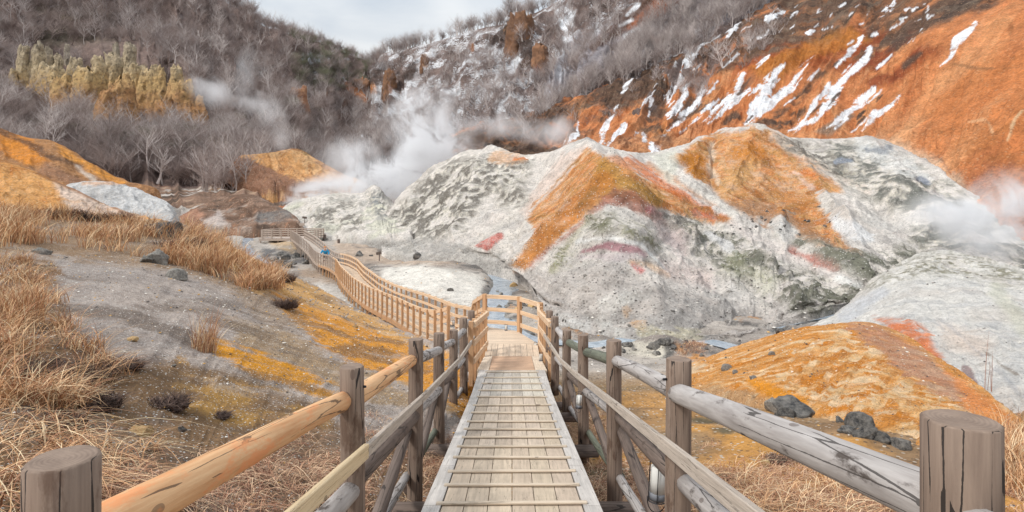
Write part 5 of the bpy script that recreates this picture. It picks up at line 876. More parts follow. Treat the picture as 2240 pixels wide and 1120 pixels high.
def rail_fence(pts, label, step=1.0, hh=1.0, mats=('cedarpost', 'cedar'), rails=(0.93, 0.56, 0.2), drop=0.3, post=0.09, switch=None, side=0.0):
    A = resample(pts, step); root = empty('rail_fence', tuple(A[0]), label, 'fence')
    pm = box_mesh('post', post, post, hh + drop, 0.006 if A[0][1] < 25 else 0)
    for i, v in enumerate(A):
        m1 = mats[0] if switch is None or v[1] < switch else 'cedargrey'
        me = pm if m1 == mats[0] else pm2 if i and 'pm2' in dir() else pm
        if m1 == 'cedargrey':
            if not hasattr(rail_fence, 'g' + root.name): setattr(rail_fence, 'g' + root.name, pm.copy()); getattr(rail_fence, 'g' + root.name).materials.clear(); getattr(rail_fence, 'g' + root.name).materials.append(M['cedargrey'])
            me = getattr(rail_fence, 'g' + root.name)
        else: me = pm
        o = link('post', me, M[m1], root); o.location = Vector(v) - root.location - Vector((0, 0, drop)); 
        t = A[min(i + 1, len(A) - 1)] - A[max(i - 1, 0)]; o.rotation_euler = (0, 0, math.atan2(t[1], t[0]))
    # a few rail boards per run: they break where the path bends
    B_ = resample(pts, step * 2) if len(A) > 8 else np.array(pts, float)
    for i in range(len(B_) - 1):
        v = B_[i]; m1 = mats[1] if switch is None or v[1] < switch else 'cedargrey'
        t = (B_[i + 1] - B_[i]); sd = np.array([-t[1], t[0], 0]) / (np.linalg.norm(t[:2]) + 1e-6) * side
        for hgt in rails: plank('rail', B_[i] + sd + [0, 0, hgt], B_[i + 1] + sd + [0, 0, hgt], 0.035 if hgt != rails[0] else 0.07, 0.11, M[m1], root, 0)
    return root
rail_fence([tuple(v) for v in np.concatenate([fine[::8], fine[-1:]])], 'near-side cedar rail fence of the long boardwalk, running from landing to lookout', 0.98, switch=47, side=-0.05)
rr = [(-0.79, 18.0, ZL), (-1.15, 19.4, -4.05)] + [tuple(v) for v in rear[17::8]] + [tuple(rear[-1])]
rail_fence(rr, 'far-side cedar rail fence of the long boardwalk, behind its near-side fence', 1.0, switch=52, side=0.05)
rail_fence([(-0.82, 12.35, -3.4), (-0.66, 15.25, ZL)], 'short cedar fence of three sloping boards left of the brown steps', 0.62, side=-0.06)
rail_fence([(0.82, 12.35, -3.4), (0.72, 15.4, ZL), (0.76, 16.4, ZL)], 'short cedar fence of three boards right of the brown steps', 0.62, side=0.06)
rail_fence([(0.76, 16.45, ZL), (0.13, 17.62, ZL), (-0.40, 17.85, ZL), (-0.79, 17.95, ZL)], 'cedar fence closing the back of the landing above the stream', 1.35, post=0.11)
# lookout
lk = empty('lookout_platform', (-28, 79, -4.6), 'grey wooden lookout platform at the far end of the boardwalk', 'platform'); ll = lk.location.copy()
b = Boards()
for i in range(46):
    x0 = -31.4 + i * 0.15; b.quadbox([(x0, 76.6, -4.6), (x0 + 0.14, 76.6, -4.6), (x0 + 0.14, 81.2, -4.6), (x0, 81.2, -4.6)], 0.08, C_(196, 180, 168) * (0.9 + 0.2 * g.rand()))
b.make('deck_boards', M['deck'], lk, ll)
for x in np.arange(-31.3, -24.4, 1.1):
    for y in (76.8, 81): plank('support_post', (x, y, -6), (x, y, -4.68), 0.14, 0.14, M['cedargrey'], lk, 0)
plank('edge_beam', (-31.4, 76.55, -4.8), (-24.5, 76.55, -4.8), 0.08, 0.26, M['cedargrey'], lk, 0)
rail_fence([(-27.5, 76.6, -4.6), (-31.4, 76.6, -4.6), (-31.4, 81.2, -4.6), (-24.5, 81.2, -4.6), (-24.5, 76.6, -4.6), (-25.4, 76.6, -4.6)], 'grey railing round the lookout platform', 1.15, 1.02, ('cedargrey', 'cedargrey'), (0.98, 0.72, 0.46, 0.2), 0.1, 0.12)
# ------------------------------------------------------------------ signs and boxes
def sign(px, py, hpx, wpx, bpx, label, mat, tilt=0, surf=None, d=None):
    v = hit(px, py, *(surf or ())) if d is None else P(px, py, d); k = v[1] / F
    root = empty('signpost', tuple(v), label, 'sign'); H_ = hpx * k
    rod('post', v - [0, 0, 0.3], v + [0, 0, H_], 0.05, 0.05, M[mat], root, 8, 3, 0)
    o = link('board', box_mesh('board', wpx * k, 0.05, bpx * k, 0.01), M[mat], root); o.location = (0, -0.06, H_ - bpx * k * 0.8); o.rotation_euler = (0, tilt, 0); return root
sign(667, 484, 13, 10, 4.5, 'dark wooden sign on a post standing on the white mound behind the lookout', 'darklog', 0.1, ('sulphur_mound',))
sign(827, 569, 19, 12, 6, 'dark crooked signpost beside the far-side boardwalk fence', 'darklog', -0.25, ('valley_floor',))
sign(661, 516, 27, 11, 6.5, 'blank grey board on a post at the back rail of the lookout', 'cedargrey', 0, None, 81.6)
for px, py, lab in ((710, 522, 'dark grey box on the ground just right of the lookout'), (741, 532, 'dark box standing alone on the grey ground further right of the lookout')):
    v = P(px, py, 79 if px == 710 else 73); k = v[1] / F
    r = empty('equipment_box', tuple(v), lab, 'box'); o = link('box_body', box_mesh('box_body', 5 * k, 4 * k, 8 * k, 0.03), M['darklog'], r); o = link('box_lid', box_mesh('box_lid', 5.8 * k, 4.6 * k, 0.8 * k, 0.02), M['darklog'], r); o.location = (0, 0, 8 * k)
# ------------------------------------------------------------------ lanterns
def make_lantern():
    root = bpy.data.objects.new('candle_lantern', None); COL.objects.link(root)
    V = []; E = []; bm = bmesh.new()
    def tube(a, b_, r=0.0035):
        a, b_ = Vector(a), Vector(b_); R = zrot(b_ - a); n = 6; vs = [[bm.verts.new(q + R @ Vector((r * math.cos(i * 2 * math.pi / n), r * math.sin(i * 2 * math.pi / n), 0))) for i in range(n)] for q in (a, b_)]
        for i in range(n): bm.faces.new((vs[0][i], vs[0][(i + 1) % n], vs[1][(i + 1) % n], vs[1][i]))
    R_ = 0.07
    for z in (0.0, 0.31):
        for i in range(20): a, c = i / 20 * 2 * math.pi, (i + 1) / 20 * 2 * math.pi; tube((R_ * math.cos(a), R_ * math.sin(a), z), (R_ * math.cos(c), R_ * math.sin(c), z), 0.0045)
    for i in range(6): a = i / 6 * 2 * math.pi + 0.3; tube((R_ * math.cos(a), R_ * math.sin(a), 0), (R_ * math.cos(a), R_ * math.sin(a), 0.31))
    for i in range(14):
        a, c = math.pi * i / 14, math.pi * (i + 1) / 14; tube((-R_ * math.cos(a), 0, -0.10 * math.sin(a)), (-R_ * math.cos(c), 0, -0.10 * math.sin(c)), 0.004)
    me = bpy.data.meshes.new('wire_cage'); bm.to_mesh(me); bm.free(); link('wire_cage', me, M['iron'], root)
    link('candle', log_mesh('candle', 0.056, 0.056, 0.19, 24, 3, 0), M['candle'], root, (0, 0, 0.055)); link('candle_base', log_mesh('candle_base', 0.06, 0.06, 0.05, 24, 2, 0), M['candlebase'], root, (0, 0, 0.002)); return root
lant = make_lantern()
for i, (px, py, d, sc, lab) in enumerate([(1437, 1092, 4.55, 1.0, 'largest candle lantern, white candle in black wire cage behind the second right log post'), (1266, 892, 7.6, 0.6, 'white candle lantern low behind the right log fence, second largest'), (1183, 790, 13.8, 0.62, 'small candle lantern on the lowest board right of the brown steps'), (1171, 765, 15.9, 0.62, 'small candle lantern on the right edge of the landing, just past the steps'), (1107, 724, 17.7, 0.62, 'small candle lantern under the back fence of the landing'), (992, 713, 20.6, 0.62, 'small candle lantern on the far-side boardwalk fence left of the landing')]):
    if i == 0: r = lant
    else:
        r = lant.copy(); COL.objects.link(r)
        for c in list(lant.children): q = c.copy(); COL.objects.link(q); q.parent = r
    v = P(px, py, d); r.location = v; r.scale = (sc,) * 3; r.rotation_euler = (0.03, 0.04, i * 0.5); meta(r, lab, 'lantern', 'candle lanterns along the fences')
# ------------------------------------------------------------------ person
def skin(name, V, E, Rr, mat, root, sub=1):
    me = bpy.data.meshes.new(name); me.from_pydata([tuple(v) for v in V], E, []); o = link(name, me, mat, root)
    me.skin_vertices.new() if hasattr(me.skin_vertices, 'new') else None
    m_ = o.modifiers.new('skin', 'SKIN'); m_.use_smooth_shade = True
    if not me.skin_vertices: return o
    for i, r in enumerate(Rr): me.skin_vertices[0].data[i].radius = (r, r)
    me.skin_vertices[0].data[0].use_root = True
    s_ = o.modifiers.new('sub', 'SUBSURF'); s_.levels = s_.render_levels = sub; return o
pr = empty('person', (-16.75, 55.4, -5.53), 'person in a bright blue jacket and orange hat bending forward on the far boardwalk', 'person')
pr.rotation_euler = (0, 0, 0.1); pr.scale = (1.15, 1.15, 1.15)
V = [(0, .08, .62), (0, 0, .80), (0, -.10, .98), (0, -.17, 1.06), (0, -.22, 1.13), (-.10, .06, .58), (-.13, -.10, .36), (-.12, .04, .06), (-.12, -.10, .03), (.10, .06, .58), (.13, -.10, .36), (.12, .04, .06), (.12, -.10, .03),
     (-.17, -.10, .96), (-.30, -.12, .78), (-.24, -.24, .62), (.17, -.10, .96), (.30, -.12, .78), (.24, -.24, .62)]
E = [(0, 1), (1, 2), (2, 3), (3, 4), (0, 5), (5, 6), (6, 7), (7, 8), (0, 9), (9, 10), (10, 11), (11, 12), (2, 13), (13, 14), (14, 15), (2, 16), (16, 17), (17, 18)]
R_ = [.12, .13, .13, .055, .09, .09, .065, .045, .04, .09, .065, .045, .04, .06, .045, .03, .06, .045, .03]
for s_, w_ in ((-1, 15), (1, 18)):
    b0 = V[w_]; pal = (b0[0] - s_ * .02, b0[1] - .05, b0[2] - .04); V.append(pal); R_.append(.028); E.append((w_, len(V) - 1)); pi_ = len(V) - 1
    for f_ in range(5):
        a = (f_ - 2) * 0.35; ln = [.04, .055, .06, .055, .04][f_]; V.append((pal[0] + math.sin(a) * .03, pal[1] - ln * .7, pal[2] - ln * .6)); R_.append(.009); E.append((pi_, len(V) - 1)); V.append((pal[0] + math.sin(a) * .035, pal[1] - ln * .6, pal[2] - ln * 1.3)); R_.append(.008); E.append((len(V) - 2, len(V) - 1))
skinm = simple('skin', tuple(C_(206, 160, 130)), 0.6); blue = simple('blue_jacket_cloth', tuple(C_(40, 150, 200)), 0.8, 0, 20, 0.15); dk = simple('dark_trousers_cloth', tuple(C_(56, 52, 56)), 0.9); orh = simple('orange_hat_cloth', tuple(C_(236, 140, 40)), 0.9)
skin('body', V, E, R_, skinm, pr)
skin('jacket', [(0, .08, .60), (0, 0, .80), (0, -.10, .99), (-.17, -.10, .97), (-.31, -.12, .78), (-.25, -.23, .64), (.17, -.10, .97), (.31, -.12, .78), (.25, -.23, .64)], [(0, 1), (1, 2), (2, 3), (3, 4), (4, 5), (2, 6), (6, 7), (7, 8)], [.15, .165, .155, .095, .075, .055, .095, .075, .055], blue, pr)
skin('trousers', [(0, .08, .60), (-.11, .06, .56), (-.14, -.10, .36), (-.12, .04, .10), (.11, .06, .56), (.14, -.10, .36), (.12, .04, .10)], [(0, 1), (1, 2), (2, 3), (0, 4), (4, 5), (5, 6)], [.13, .11, .085, .065, .11, .085, .065], dk, pr)
skin('hat', [(0, -.22, 1.19), (0, -.20, 1.30)], [(0, 1)], [.15, .10], orh, pr)
# ------------------------------------------------------------------ rocks
def rock_mesh(name, sd, sub=4, flat=0.75):
    bm = bmesh.new(); bmesh.ops.create_icosphere(bm, subdivisions=sub, radius=1); g_ = np.random.RandomState(sd); co = np.array([v.co[:] for v in bm.verts]); sc = np.array([1, 0.7 + 0.4 * g_.rand(), flat * (0.8 + 0.4 * g_.rand())])
    for _ in range(12):   # broken faces
        n = g_.randn(3); n /= np.linalg.norm(n); d = 0.48 + 0.35 * g_.rand(); k = co @ n; co = co - np.outer(np.maximum(k - d, 0), n)
    r = 1 + 0.20 * fbm(co * 1.6 + sd, 4, sd) + 0.07 * fbm(co * 6 + sd, 4, sd + 5); co = co * r[:, None] * sc
    for v, q in zip(bm.verts, co): v.co = q
    me = bpy.data.meshes.new(name); bm.to_mesh(me); bm.free()
    for p_ in me.polygons: p_.use_smooth = True
    return me
RM = [rock_mesh('boulder', 20 + i) for i in range(6)]
RMM = {}
def boulder(px, py, wpx, mat, label, group, surf=(), k=None, hscale=1.0):
    v = hit(px, py, *surf); r = wpx * v[1] / F * 0.5; i = k if k is not None else random.randrange(6)
    if (i, mat) not in RMM: m_ = RM[i].copy(); m_.materials.append(M[mat]); RMM[(i, mat)] = m_
    o = link('boulder', RMM[(i, mat)]); o.location = Vector(v) + Vector((0, r * 0.3, r * 0.08)); r *= 1.3; o.scale = (r, r, r * hscale); o.rotation_euler = (random.uniform(-.2, .2), random.uniform(-.2, .2), random.uniform(0, 6.28)); return meta(o, label, 'rock', group)
fr = ('ochre_ridge', 'valley_floor')
for a in [(1757, 912, 84, 'rockdark', 'largest dark pitted boulder at the foot of the orange ridge, behind the silver rail'), (1714, 908, 34, 'rockdark', 'small round dark boulder touching the left side of the large pitted boulder'), (1692, 893, 36, 'rockgrey', 'low olive-grey boulder left of the large pitted boulder'), (1851, 948, 40, 'rockdark', 'smooth dark oval boulder leftmost in the row below the orange ridge'), (1880, 932, 50, 'rockdark', 'jagged black boulder on top of the row below the orange ridge'), (1897, 960, 46, 'rockdark', 'round dark boulder in the middle of the row below the orange ridge'), (1940, 962, 52, 'rockdark', 'wide brownish dark boulder right of the middle of the row below the orange ridge'), (1975, 975, 40, 'rockdark', 'low dark boulder at the right end of the row, beside the near post'), (1838, 925, 20, 'rockdark', 'small dark stone just left of the row below the orange ridge')]:
    boulder(*a[:4], a[4], 'dark boulders below the orange ridge', fr)
for a in [(1590, 805, 19, 'rockgrey', 'flat grey stone high on the left foot of the orange ridge'), (1610, 812, 11, 'rockgrey', 'small grey stone just right of the flat stone on the orange ridge foot'), (1646, 825, 14, 'rockgrey', 'rounded grey stone on bright orange soil of the ridge foot'), (1690, 772, 12, 'rockgrey', 'thin slate-grey stone lying on the upper face of the orange ridge')]:
    boulder(*a, 'loose grey stones on the orange ridge', ('ochre_ridge',))
for a in [(1702, 717, 21, 'rockdark', 'dark boulder by the stream left of the pale mound, alone on grey gravel'), (787, 558, 18, 'rockdark', 'big dark boulder right of the far boardwalk bend'), (815, 560, 9, 'rockdark', 'small dark stone between big boulder and crooked signpost'), (910, 566, 20, 'rockdark', 'low dark boulder on the far bank under the white slope'), (985, 633, 12, 'rockdark', 'dark stone on the white bank beside the stream'), (1163, 664, 16, 'rockgrey', 'grey boulder on the slope right of the stream, above the landing')]:
    boulder(*a, None)
for k in range(24): boulder(random.uniform(600, 735), random.uniform(552, 584), random.uniform(7, 22), 'rockdark', 'dark lava rock in the rubble beside the far boardwalk', 'dark rubble beside the far boardwalk', ('valley_floor',))
for k in range(28): boulder(random.choice([random.uniform(1420, 1540), random.uniform(1290, 1620)]), random.uniform(742, 778), random.uniform(6, 24), random.choice(['rockdark', 'rockdark', 'rockgrey']), 'rock in the rubble bar between stream and log fence', 'rubble bar behind the right log fence', ('valley_floor',))
for k in range(40): boulder(random.uniform(1190, 1700), random.uniform(600, 735), 3.5 + 8 * random.random() ** 2.5, random.choice(['rockdark', 'rockgrey', 'rockgrey']), 'loose rock on the grey scree foot of the central mound', 'loose rocks on the central mound scree', ('mineral_mound',))
for k in range(30): boulder(random.uniform(1560, 1830), random.uniform(445, 520), random.uniform(3, 8), 'rockdark', 'small dark rock on the brown gully between the two orange hills', 'dark rocks in the gully between the orange hills', ('mineral_mound',))
for k in range(40): x = random.uniform(1060, 1170); boulder(x, random.uniform(575, 735), random.uniform(5, 14), random.choice(['rockgrey', 'rockdark', 'rockochre']), 'stone in the bed of the milky stream', 'stones in the stream bed', ('valley_floor',))
for a in [(386, 606, 34, 'rockgrey', 'flat grey-green rock on the gravel slope below the grass crest'), (345, 508, 70, 'rockdark', 'large dark boulder in the grass on the left crest'), (345, 572, 46, 'rockgrey', 'pale grey boulder at the foot of the left grass band'), (318, 570, 30, 'rockgrey', 'small grey boulder left of the pale one under the grass band'), (288, 741, 22, 'rockochre', 'rust-orange flat stone on the grey gravel'), (776, 712, 13, 'rockochre', 'round cream stone on the orange slope'), (310, 948, 42, 'rockochre', 'pale broken stone on brown soil above the fresh pine rail'), (381, 800, 10, 'rockgrey', 'white chip of stone on the brown soil left of the tuft'), (398, 940, 18, 'rockdark', 'dark small stone on brown soil right of the pale broken stone'), (1680, 1020, 22, 'rockochre', 'ochre stone in dead grass below the silver top rail'), (90, 552, 34, 'rockgrey', 'mossy rock at the left edge of the gravel')]:
    boulder(*a, None, ('gravel_slope',) if a[0] < 1000 else ('valley_floor',))
# small stones beyond counting, as one mass per ground
def stones(name, label, specs, mat, n, seed):
    g_ = np.random.RandomState(seed); base = np.array([(1, 0, 0), (-1, 0, 0), (0, 1, 0), (0, -1, 0), (0, 0, .7), (0, 0, -.7)], float); fc = np.array([(0, 2, 4), (2, 1, 4), (1, 3, 4), (3, 0, 4), (2, 0, 5), (1, 2, 5), (3, 1, 5), (0, 3, 5)])
    VV, FF, CC = [], [], []; k = 0
    for surf, fn, size, cols, num in specs:
        s_ = SURF[surf]; w_ = fn(s_.px, s_.py); w_ = w_ * (s_.V[..., 1] > 1) ; a_ = np.linalg.norm(np.cross(np.gradient(s_.V, axis=0), np.gradient(s_.V, axis=1)), axis=2); w_ = w_ * a_ / np.maximum(s_.V[..., 1], 1) ** 1.2; w_ = w_.ravel() / w_.sum()
        idx = g_.choice(len(w_), num, p=w_); pos = s_.V.reshape(-1, 3)[idx] + g_.randn(num, 3) * [0.03, 0.03, 0] * 2
        sz = size * np.exp(np.clip(g_.randn(num), -2, 1.6) * 0.5) * np.clip(pos[:, 1] / 14, 0.5, 2.2)
        for j in range(num):
            q = base * (0.7 + 0.6 * g_.rand(6, 1)) * sz[j] * [1, 1, 0.7]; a = g_.rand() * 6.28; q = q @ np.array([[math.cos(a), math.sin(a), 0], [-math.sin(a), math.cos(a), 0], [0, 0, 1]]); VV.append(q + pos[j] + [0, 0, sz[j] * 0.2]); FF.append(fc + k); k += 6
            c = np.array(cols[g_.randint(len(cols))]) * (0.8 + 0.4 * g_.rand()); CC.append(np.tile(c, (6, 1)))
    o = link(name, raw_mesh(name, np.concatenate(VV), np.concatenate(FF), np.concatenate(CC), False), mat); return meta(o, label, 'gravel', None, 'stuff')
mcol, ntc, bc = newmat('loose_stone'); ac = N(ntc, 'Attribute', attribute_name='Col'); ntc.links.new(ac.outputs['Color'], bc.inputs['Base Color']); bc.inputs['Roughness'].default_value = 0.9
WHs, GYs, DKs, OCs = C_(226, 220, 210), C_(160, 152, 146), C_(90, 84, 80), C_(206, 160, 90)
one = lambda X, Y: ((X > -50) & (X < 2290) & (Y < 1180)).astype(float)
stones('loose_gravel', 'loose gravel and stone chips strewn over the slopes and banks', [
    ('gravel_slope', lambda X, Y: one(X, Y) * (Y > 560), 0.016, [WHs, GYs, GYs, DKs, OCs], 7000),
    ('ochre_ridge', one, 0.016, [WHs, C_(230, 190, 140), DKs], 1300), ('pale_mound', one, 0.016, [WHs, GYs, DKs], 500),
    ('mineral_mound', lambda X, Y: one(X, Y) * (Y > 560), 0.022, [DKs, GYs, WHs, GYs], 1700),
    ('valley_floor', lambda X, Y: one(X, Y) * (Y > 520) * (X > 1100) + 0.6 * one(X, Y) * (Y > 500) * (X < 1100), 0.020, [WHs, GYs, DKs, OCs], 4500)], mcol, 0, 5)
# ------------------------------------------------------------------ dry grass
mg, ntg, bg_ = newmat('dry_grass_blade'); ag = N(ntg, 'Attribute', attribute_name='Col'); ntg.links.new(ag.outputs['Color'], bg_.inputs['Base Color']); bg_.inputs['Roughness'].default_value = 0.7; bg_.inputs['Specular IOR Level'].default_value = 0.2
M['grass'] = mg
def blades(pos, h, lean, wd, cols, seed, segs=5, wind=(0.3, -0.1), droop=1.0):
    """pos (n,3); h,lean,wd (n,); returns V,F,C"""
    g_ = np.random.RandomState(seed); n = len(pos); a = g_.rand(n) * 2 * np.pi; dx, dy = np.cos(a) + wind[0], np.sin(a) + wind[1]; t = np.linspace(0, 1, segs + 1)[None, :]
    H = h[:, None]; L = lean[:, None]; out_ = L * H * (0.35 * t + 0.9 * t ** 2.2); up = H * (t - droop * 0.55 * L * t ** 2.6); cx = pos[:, 0, None] + dx[:, None] * out_; cy = pos[:, 1, None] + dy[:, None] * out_; cz = pos[:, 2, None] + up
    b_ = a + np.pi / 2 + g_.randn(n) * 0.9; W_ = wd[:, None] * (1 - t ** 1.5) * 0.5 + 0.0003; sx, sy = np.cos(b_)[:, None] * W_, np.sin(b_)[:, None] * W_
    V = np.stack([np.stack([cx - sx, cy - sy, cz], -1), np.stack([cx + sx, cy + sy, cz], -1)], 2).reshape(-1, 3)
    k = np.arange(n)[:, None] * (2 * (segs + 1)) + np.arange(segs)[None] * 2; k = k.ravel(); Fq = np.stack([k, k + 1, k + 3, k + 2], -1); return V, Fq, np.repeat(cols, 2 * (segs + 1), 0)
GC = [C_(232, 190, 146), C_(214, 166, 122), C_(242, 216, 176), C_(194, 146, 108), C_(170, 122, 94)]
GR = [C_(200, 154, 124), C_(172, 124, 98), C_(218, 180, 146), C_(146, 102, 82), C_(230, 198, 164)]
def sample(surf, fn, n, seed, power=1.4, jit=0.05):
    g_ = np.random.RandomState(seed); s_ = SURF[surf]; w_ = fn(s_.px, s_.py, s_) * (s_.V[..., 1] > 0.8) * (s_.t >= -0.02); a_ = np.linalg.norm(np.cross(np.gradient(s_.V, axis=0), np.gradient(s_.V, axis=1)), axis=2); w_ = w_ * a_ / np.maximum(s_.V[..., 1], 1) ** power
    w_ = w_.ravel() / w_.sum(); idx = g_.choice(len(w_), n, p=w_); return s_.V.reshape(-1, 3)[idx] + g_.randn(n, 3) * [jit, jit, 0]
def inpoly(X, Y, pts):
    ins = np.zeros(X.shape, bool)
    for i in range(len(pts)):
        x0, y0 = pts[i]; x1, y1 = pts[(i + 1) % len(pts)]; ins ^= ((y0 > Y) != (y1 > Y)) & (X < (x1 - x0) * (Y - y0) / (y1 - y0 + 1e-9) + x0)
    return ins
GV, GF, GCc = [], [], []; off_ = 0
def add_grass(centres, per, spread, hm, lean, wd, pal, seed, droop=1.0):
    global off_
    g_ = np.random.RandomState(seed); n = len(centres) * per; pos = np.repeat(centres, per, 0) + g_.randn(n, 3) * [spread, spread, 0] - [0, 0, 0.02]
    hc = np.repeat(0.6 + 0.7 * g_.rand(len(centres)), per); h = hm * hc * (0.5 + 0.8 * g_.rand(n)); cols = np.array(pal)[g_.randint(len(pal), size=n)] * (0.7 + 0.55 * g_.rand(n, 1)); V, Fq, c = blades(pos, h, lean * (0.4 + 1.0 * g_.rand(n)), wd * (0.6 + 0.8 * g_.rand(n)), cols, seed + 1, 5, droop=droop); GV.append(V); GF.append(Fq + off_); GCc.append(c); off_ += len(V)
nzf = lambda s_, f, sd: fbm(s_.V * f, 3, sd)
A1 = [(-200, 560), (60, 570), (110, 640), (140, 700), (220, 780), (240, 850), (150, 900), (-200, 920)]
A2 = [(-200, 440), (120, 468), (330, 478), (470, 505), (560, 560), (620, 600), (610, 640), (540, 632), (450, 600), (330, 565), (200, 545), (60, 560), (-200, 560)]
A3 = [(-200, 905), (150, 950), (330, 1000), (480, 985), (620, 940), (760, 880), (900, 900), (1100, 960), (1100, 1300), (-200, 1300)]
add_grass(sample('gravel_slope', lambda X, Y, s_: inpoly(X, Y, A1) * sst(-0.05, 0.2, nzf(s_, 1.3, 3)), 190, 11), 34, 0.09, 0.42, 0.8, 0.010, GC, 21)
add_grass(sample('gravel_slope', lambda X, Y, s_: inpoly(X, Y, A2) * sst(-0.2, 0.2, nzf(s_, 0.6, 4) - 0.05), 520, 12, 1.0), 24, 0.16, 0.75, 0.55, 0.020, GC, 22)
add_grass(sample('gravel_slope', lambda X, Y, s_: inpoly(X, Y, A3) * sst(0.0, 0.25, nzf(s_, 1.7, 5)) * (1 - 0.6 * ((X < 420) & (Y < 1000))), 620, 13, 1.2), 26, 0.11, 0.16, 1.5, 0.006, GR, 23, 1.4)
add_grass(sample('gravel_slope', lambda X, Y, s_: inpoly(X, Y, [(-100, 900), (240, 920), (330, 1040), (240, 1130), (-100, 1130)]) * 1.0, 70, 14, 1.2), 16, 0.08, 0.34, 1.3, 0.008, GC, 24, 1.5)
B1 = [(1180, 820), (1260, 900), (1400, 930), (1500, 960), (1700, 1000), (2000, 1040), (2300, 1080), (2300, 1250), (1000, 1250), (1000, 820)]
add_grass(sample('valley_floor', lambda X, Y, s_: inpoly(X, Y, B1) * (s_.V[..., 1] < 15) * sst(-0.05, 0.25, nzf(s_, 1.5, 6)), 1150, 15, 1.2), 30, 0.12, 0.16, 1.5, 0.006, GR, 25, 1.4)
add_grass(sample('ochre_ridge', lambda X, Y, s_: inpoly(X, Y, [(2180, 960), (2260, 930), (2330, 1000), (2330, 1150), (2180, 1100)]) * 1.0, 110, 16, 1.2), 26, 0.08, 0.45, 0.6, 0.008, GC, 26)
add_grass(sample('valley_floor', lambda X, Y, s_: inpoly(X, Y, [(1460, 1040), (1560, 1020), (1700, 1050), (2000, 1060), (2000, 1140), (1460, 1140)]) * (s_.V[..., 1] < 15) * 1.0, 160, 17, 1.2), 20, 0.08, 0.26, 1.2, 0.008, GC, 27, 1.3)
add_grass(sample('valley_floor', lambda X, Y, s_: inpoly(X, Y, [(1480, 752), (1530, 750), (1540, 770), (1490, 772)]) * (s_.V[..., 1] > 20) * 1.0, 60, 18), 20, 0.15, 0.22, 1.0, 0.012, GR, 28)
o = link('dry_grass', raw_mesh('dry_grass', np.concatenate(GV), np.concatenate(GF), np.concatenate(GCc), False), mg); meta(o, 'dry straw-coloured grass and dead stems covering the slopes', 'grass', None, 'stuff')
def tuft(name, v, n, spread, hm, lean, wd, pal, label, cat, seed, droop=1.0, group=None, flat=1.0):
    g_ = np.random.RandomState(seed); a = g_.rand(n) * 6.28; r = spread * np.sqrt(g_.rand(n)); pos = np.stack([r * np.cos(a), r * np.sin(a), -0.04 + 0 * r], 1); cols = np.array(pal)[g_.randint(len(pal), size=n)] * (0.7 + 0.55 * g_.rand(n, 1))
    V, Fq, c = blades(pos, hm * (0.35 + 0.75 * g_.rand(n)), lean * (0.3 + g_.rand(n)), wd * (0.6 + 0.8 * g_.rand(n)), cols, seed + 1, 5, droop=droop); o = link(name, raw_mesh(name, V, Fq, c, False), mg); o.location = v; return meta(o, label, cat, group)
gs = ('gravel_slope',)
tuft('grass_tuft', hit(445, 765, *gs), 260, 0.20, 0.95, 0.42, 0.008, GC[1:], 'lone upright dry grass tuft in the middle of the gravel slope', 'grass tuft', 41)
tuft('grass_tuft', hit(552, 625, *gs), 420, 0.55, 0.95, 0.8, 0.016, GC, 'wide pale grass tuft at the right end of the crest, beside the dark heather', 'grass tuft', 42)
tuft('grass_tuft', hit(455, 590, *gs), 460, 0.6, 1.35, 0.5, 0.018, GC, 'tall feathery grass clump on the crest left of the wide pale tuft', 'grass tuft', 43)
tuft('grass_tuft', hit(45, 700, *gs), 380, 0.30, 0.85, 0.5, 0.010, GC, 'big golden grass clump at the left edge of the picture', 'grass tuft', 44)
tuft('grass_tuft', hit(330, 980, *gs), 70, 0.10, 0.30, 1.6, 0.006, GC, 'sprawling pale tuft just above the fresh pine rail', 'grass tuft', 45, 1.5)
tuft('dry_stem', hit(2160, 850, 'pale_mound'), 5, 0.10, 1.9, 0.12, 0.012, [C_(150, 96, 70)], 'thin tall reddish dry stems standing before the pale mound', 'plant', 46)
HD = [C_(84, 66, 60), C_(104, 82, 72), C_(70, 58, 54), C_(122, 100, 88)]
for i, (x, y, sp, hh, lab) in enumerate([(622, 668, 0.42, 0.42, 'dark brown heather clump at the right end of the grass crest'), (35, 820, 0.40, 0.26, 'dark heather clump below the golden grass at the left edge'), (190, 815, 0.34, 0.26, 'dark heather clump under pale drooping grass, right of the left-edge clump'), (205, 885, 0.26, 0.20, 'round dark clump alone on brown soil below the other heather'), (362, 885, 0.24, 0.20, 'small dark twiggy clump with a few pale blades, beside orange soil'), (90, 850, 0.34, 0.2, 'flat grey-brown heather mat under the left grass'), (235, 480, 1.0, 0.6, 'wide dark heather on the left crest among grass'), (130, 472, 1.0, 0.6, 'dark heather on the far left crest'), (400, 540, 0.9, 0.6, 'dark twiggy shrub behind the tall feathery grass'), (620, 610, .5, .5, 'small grey shrub just above the brown heather clump'), (270, 800, .22, .18, 'dark twiggy clump at the edge of the gravel, right of the drooping grass'), (120, 930, .25, .16, 'dark dead twigs low on the soil above the near left post'), (480, 905, .12, .09, 'small dark twig clump on brown soil nearest the fresh pine rail'), (1700, 1010, .14, .14, 'small dark dead clump in the grass below the silver rail')]):
    tuft('heather_clump', hit(x, y, *(gs if x < 1000 else ('valley_floor',))), 900, sp, hh, 1.1, 0.012 if i not in (6, 7, 8) else 0.03, HD, lab, 'shrub', 60 + i, 0.6)
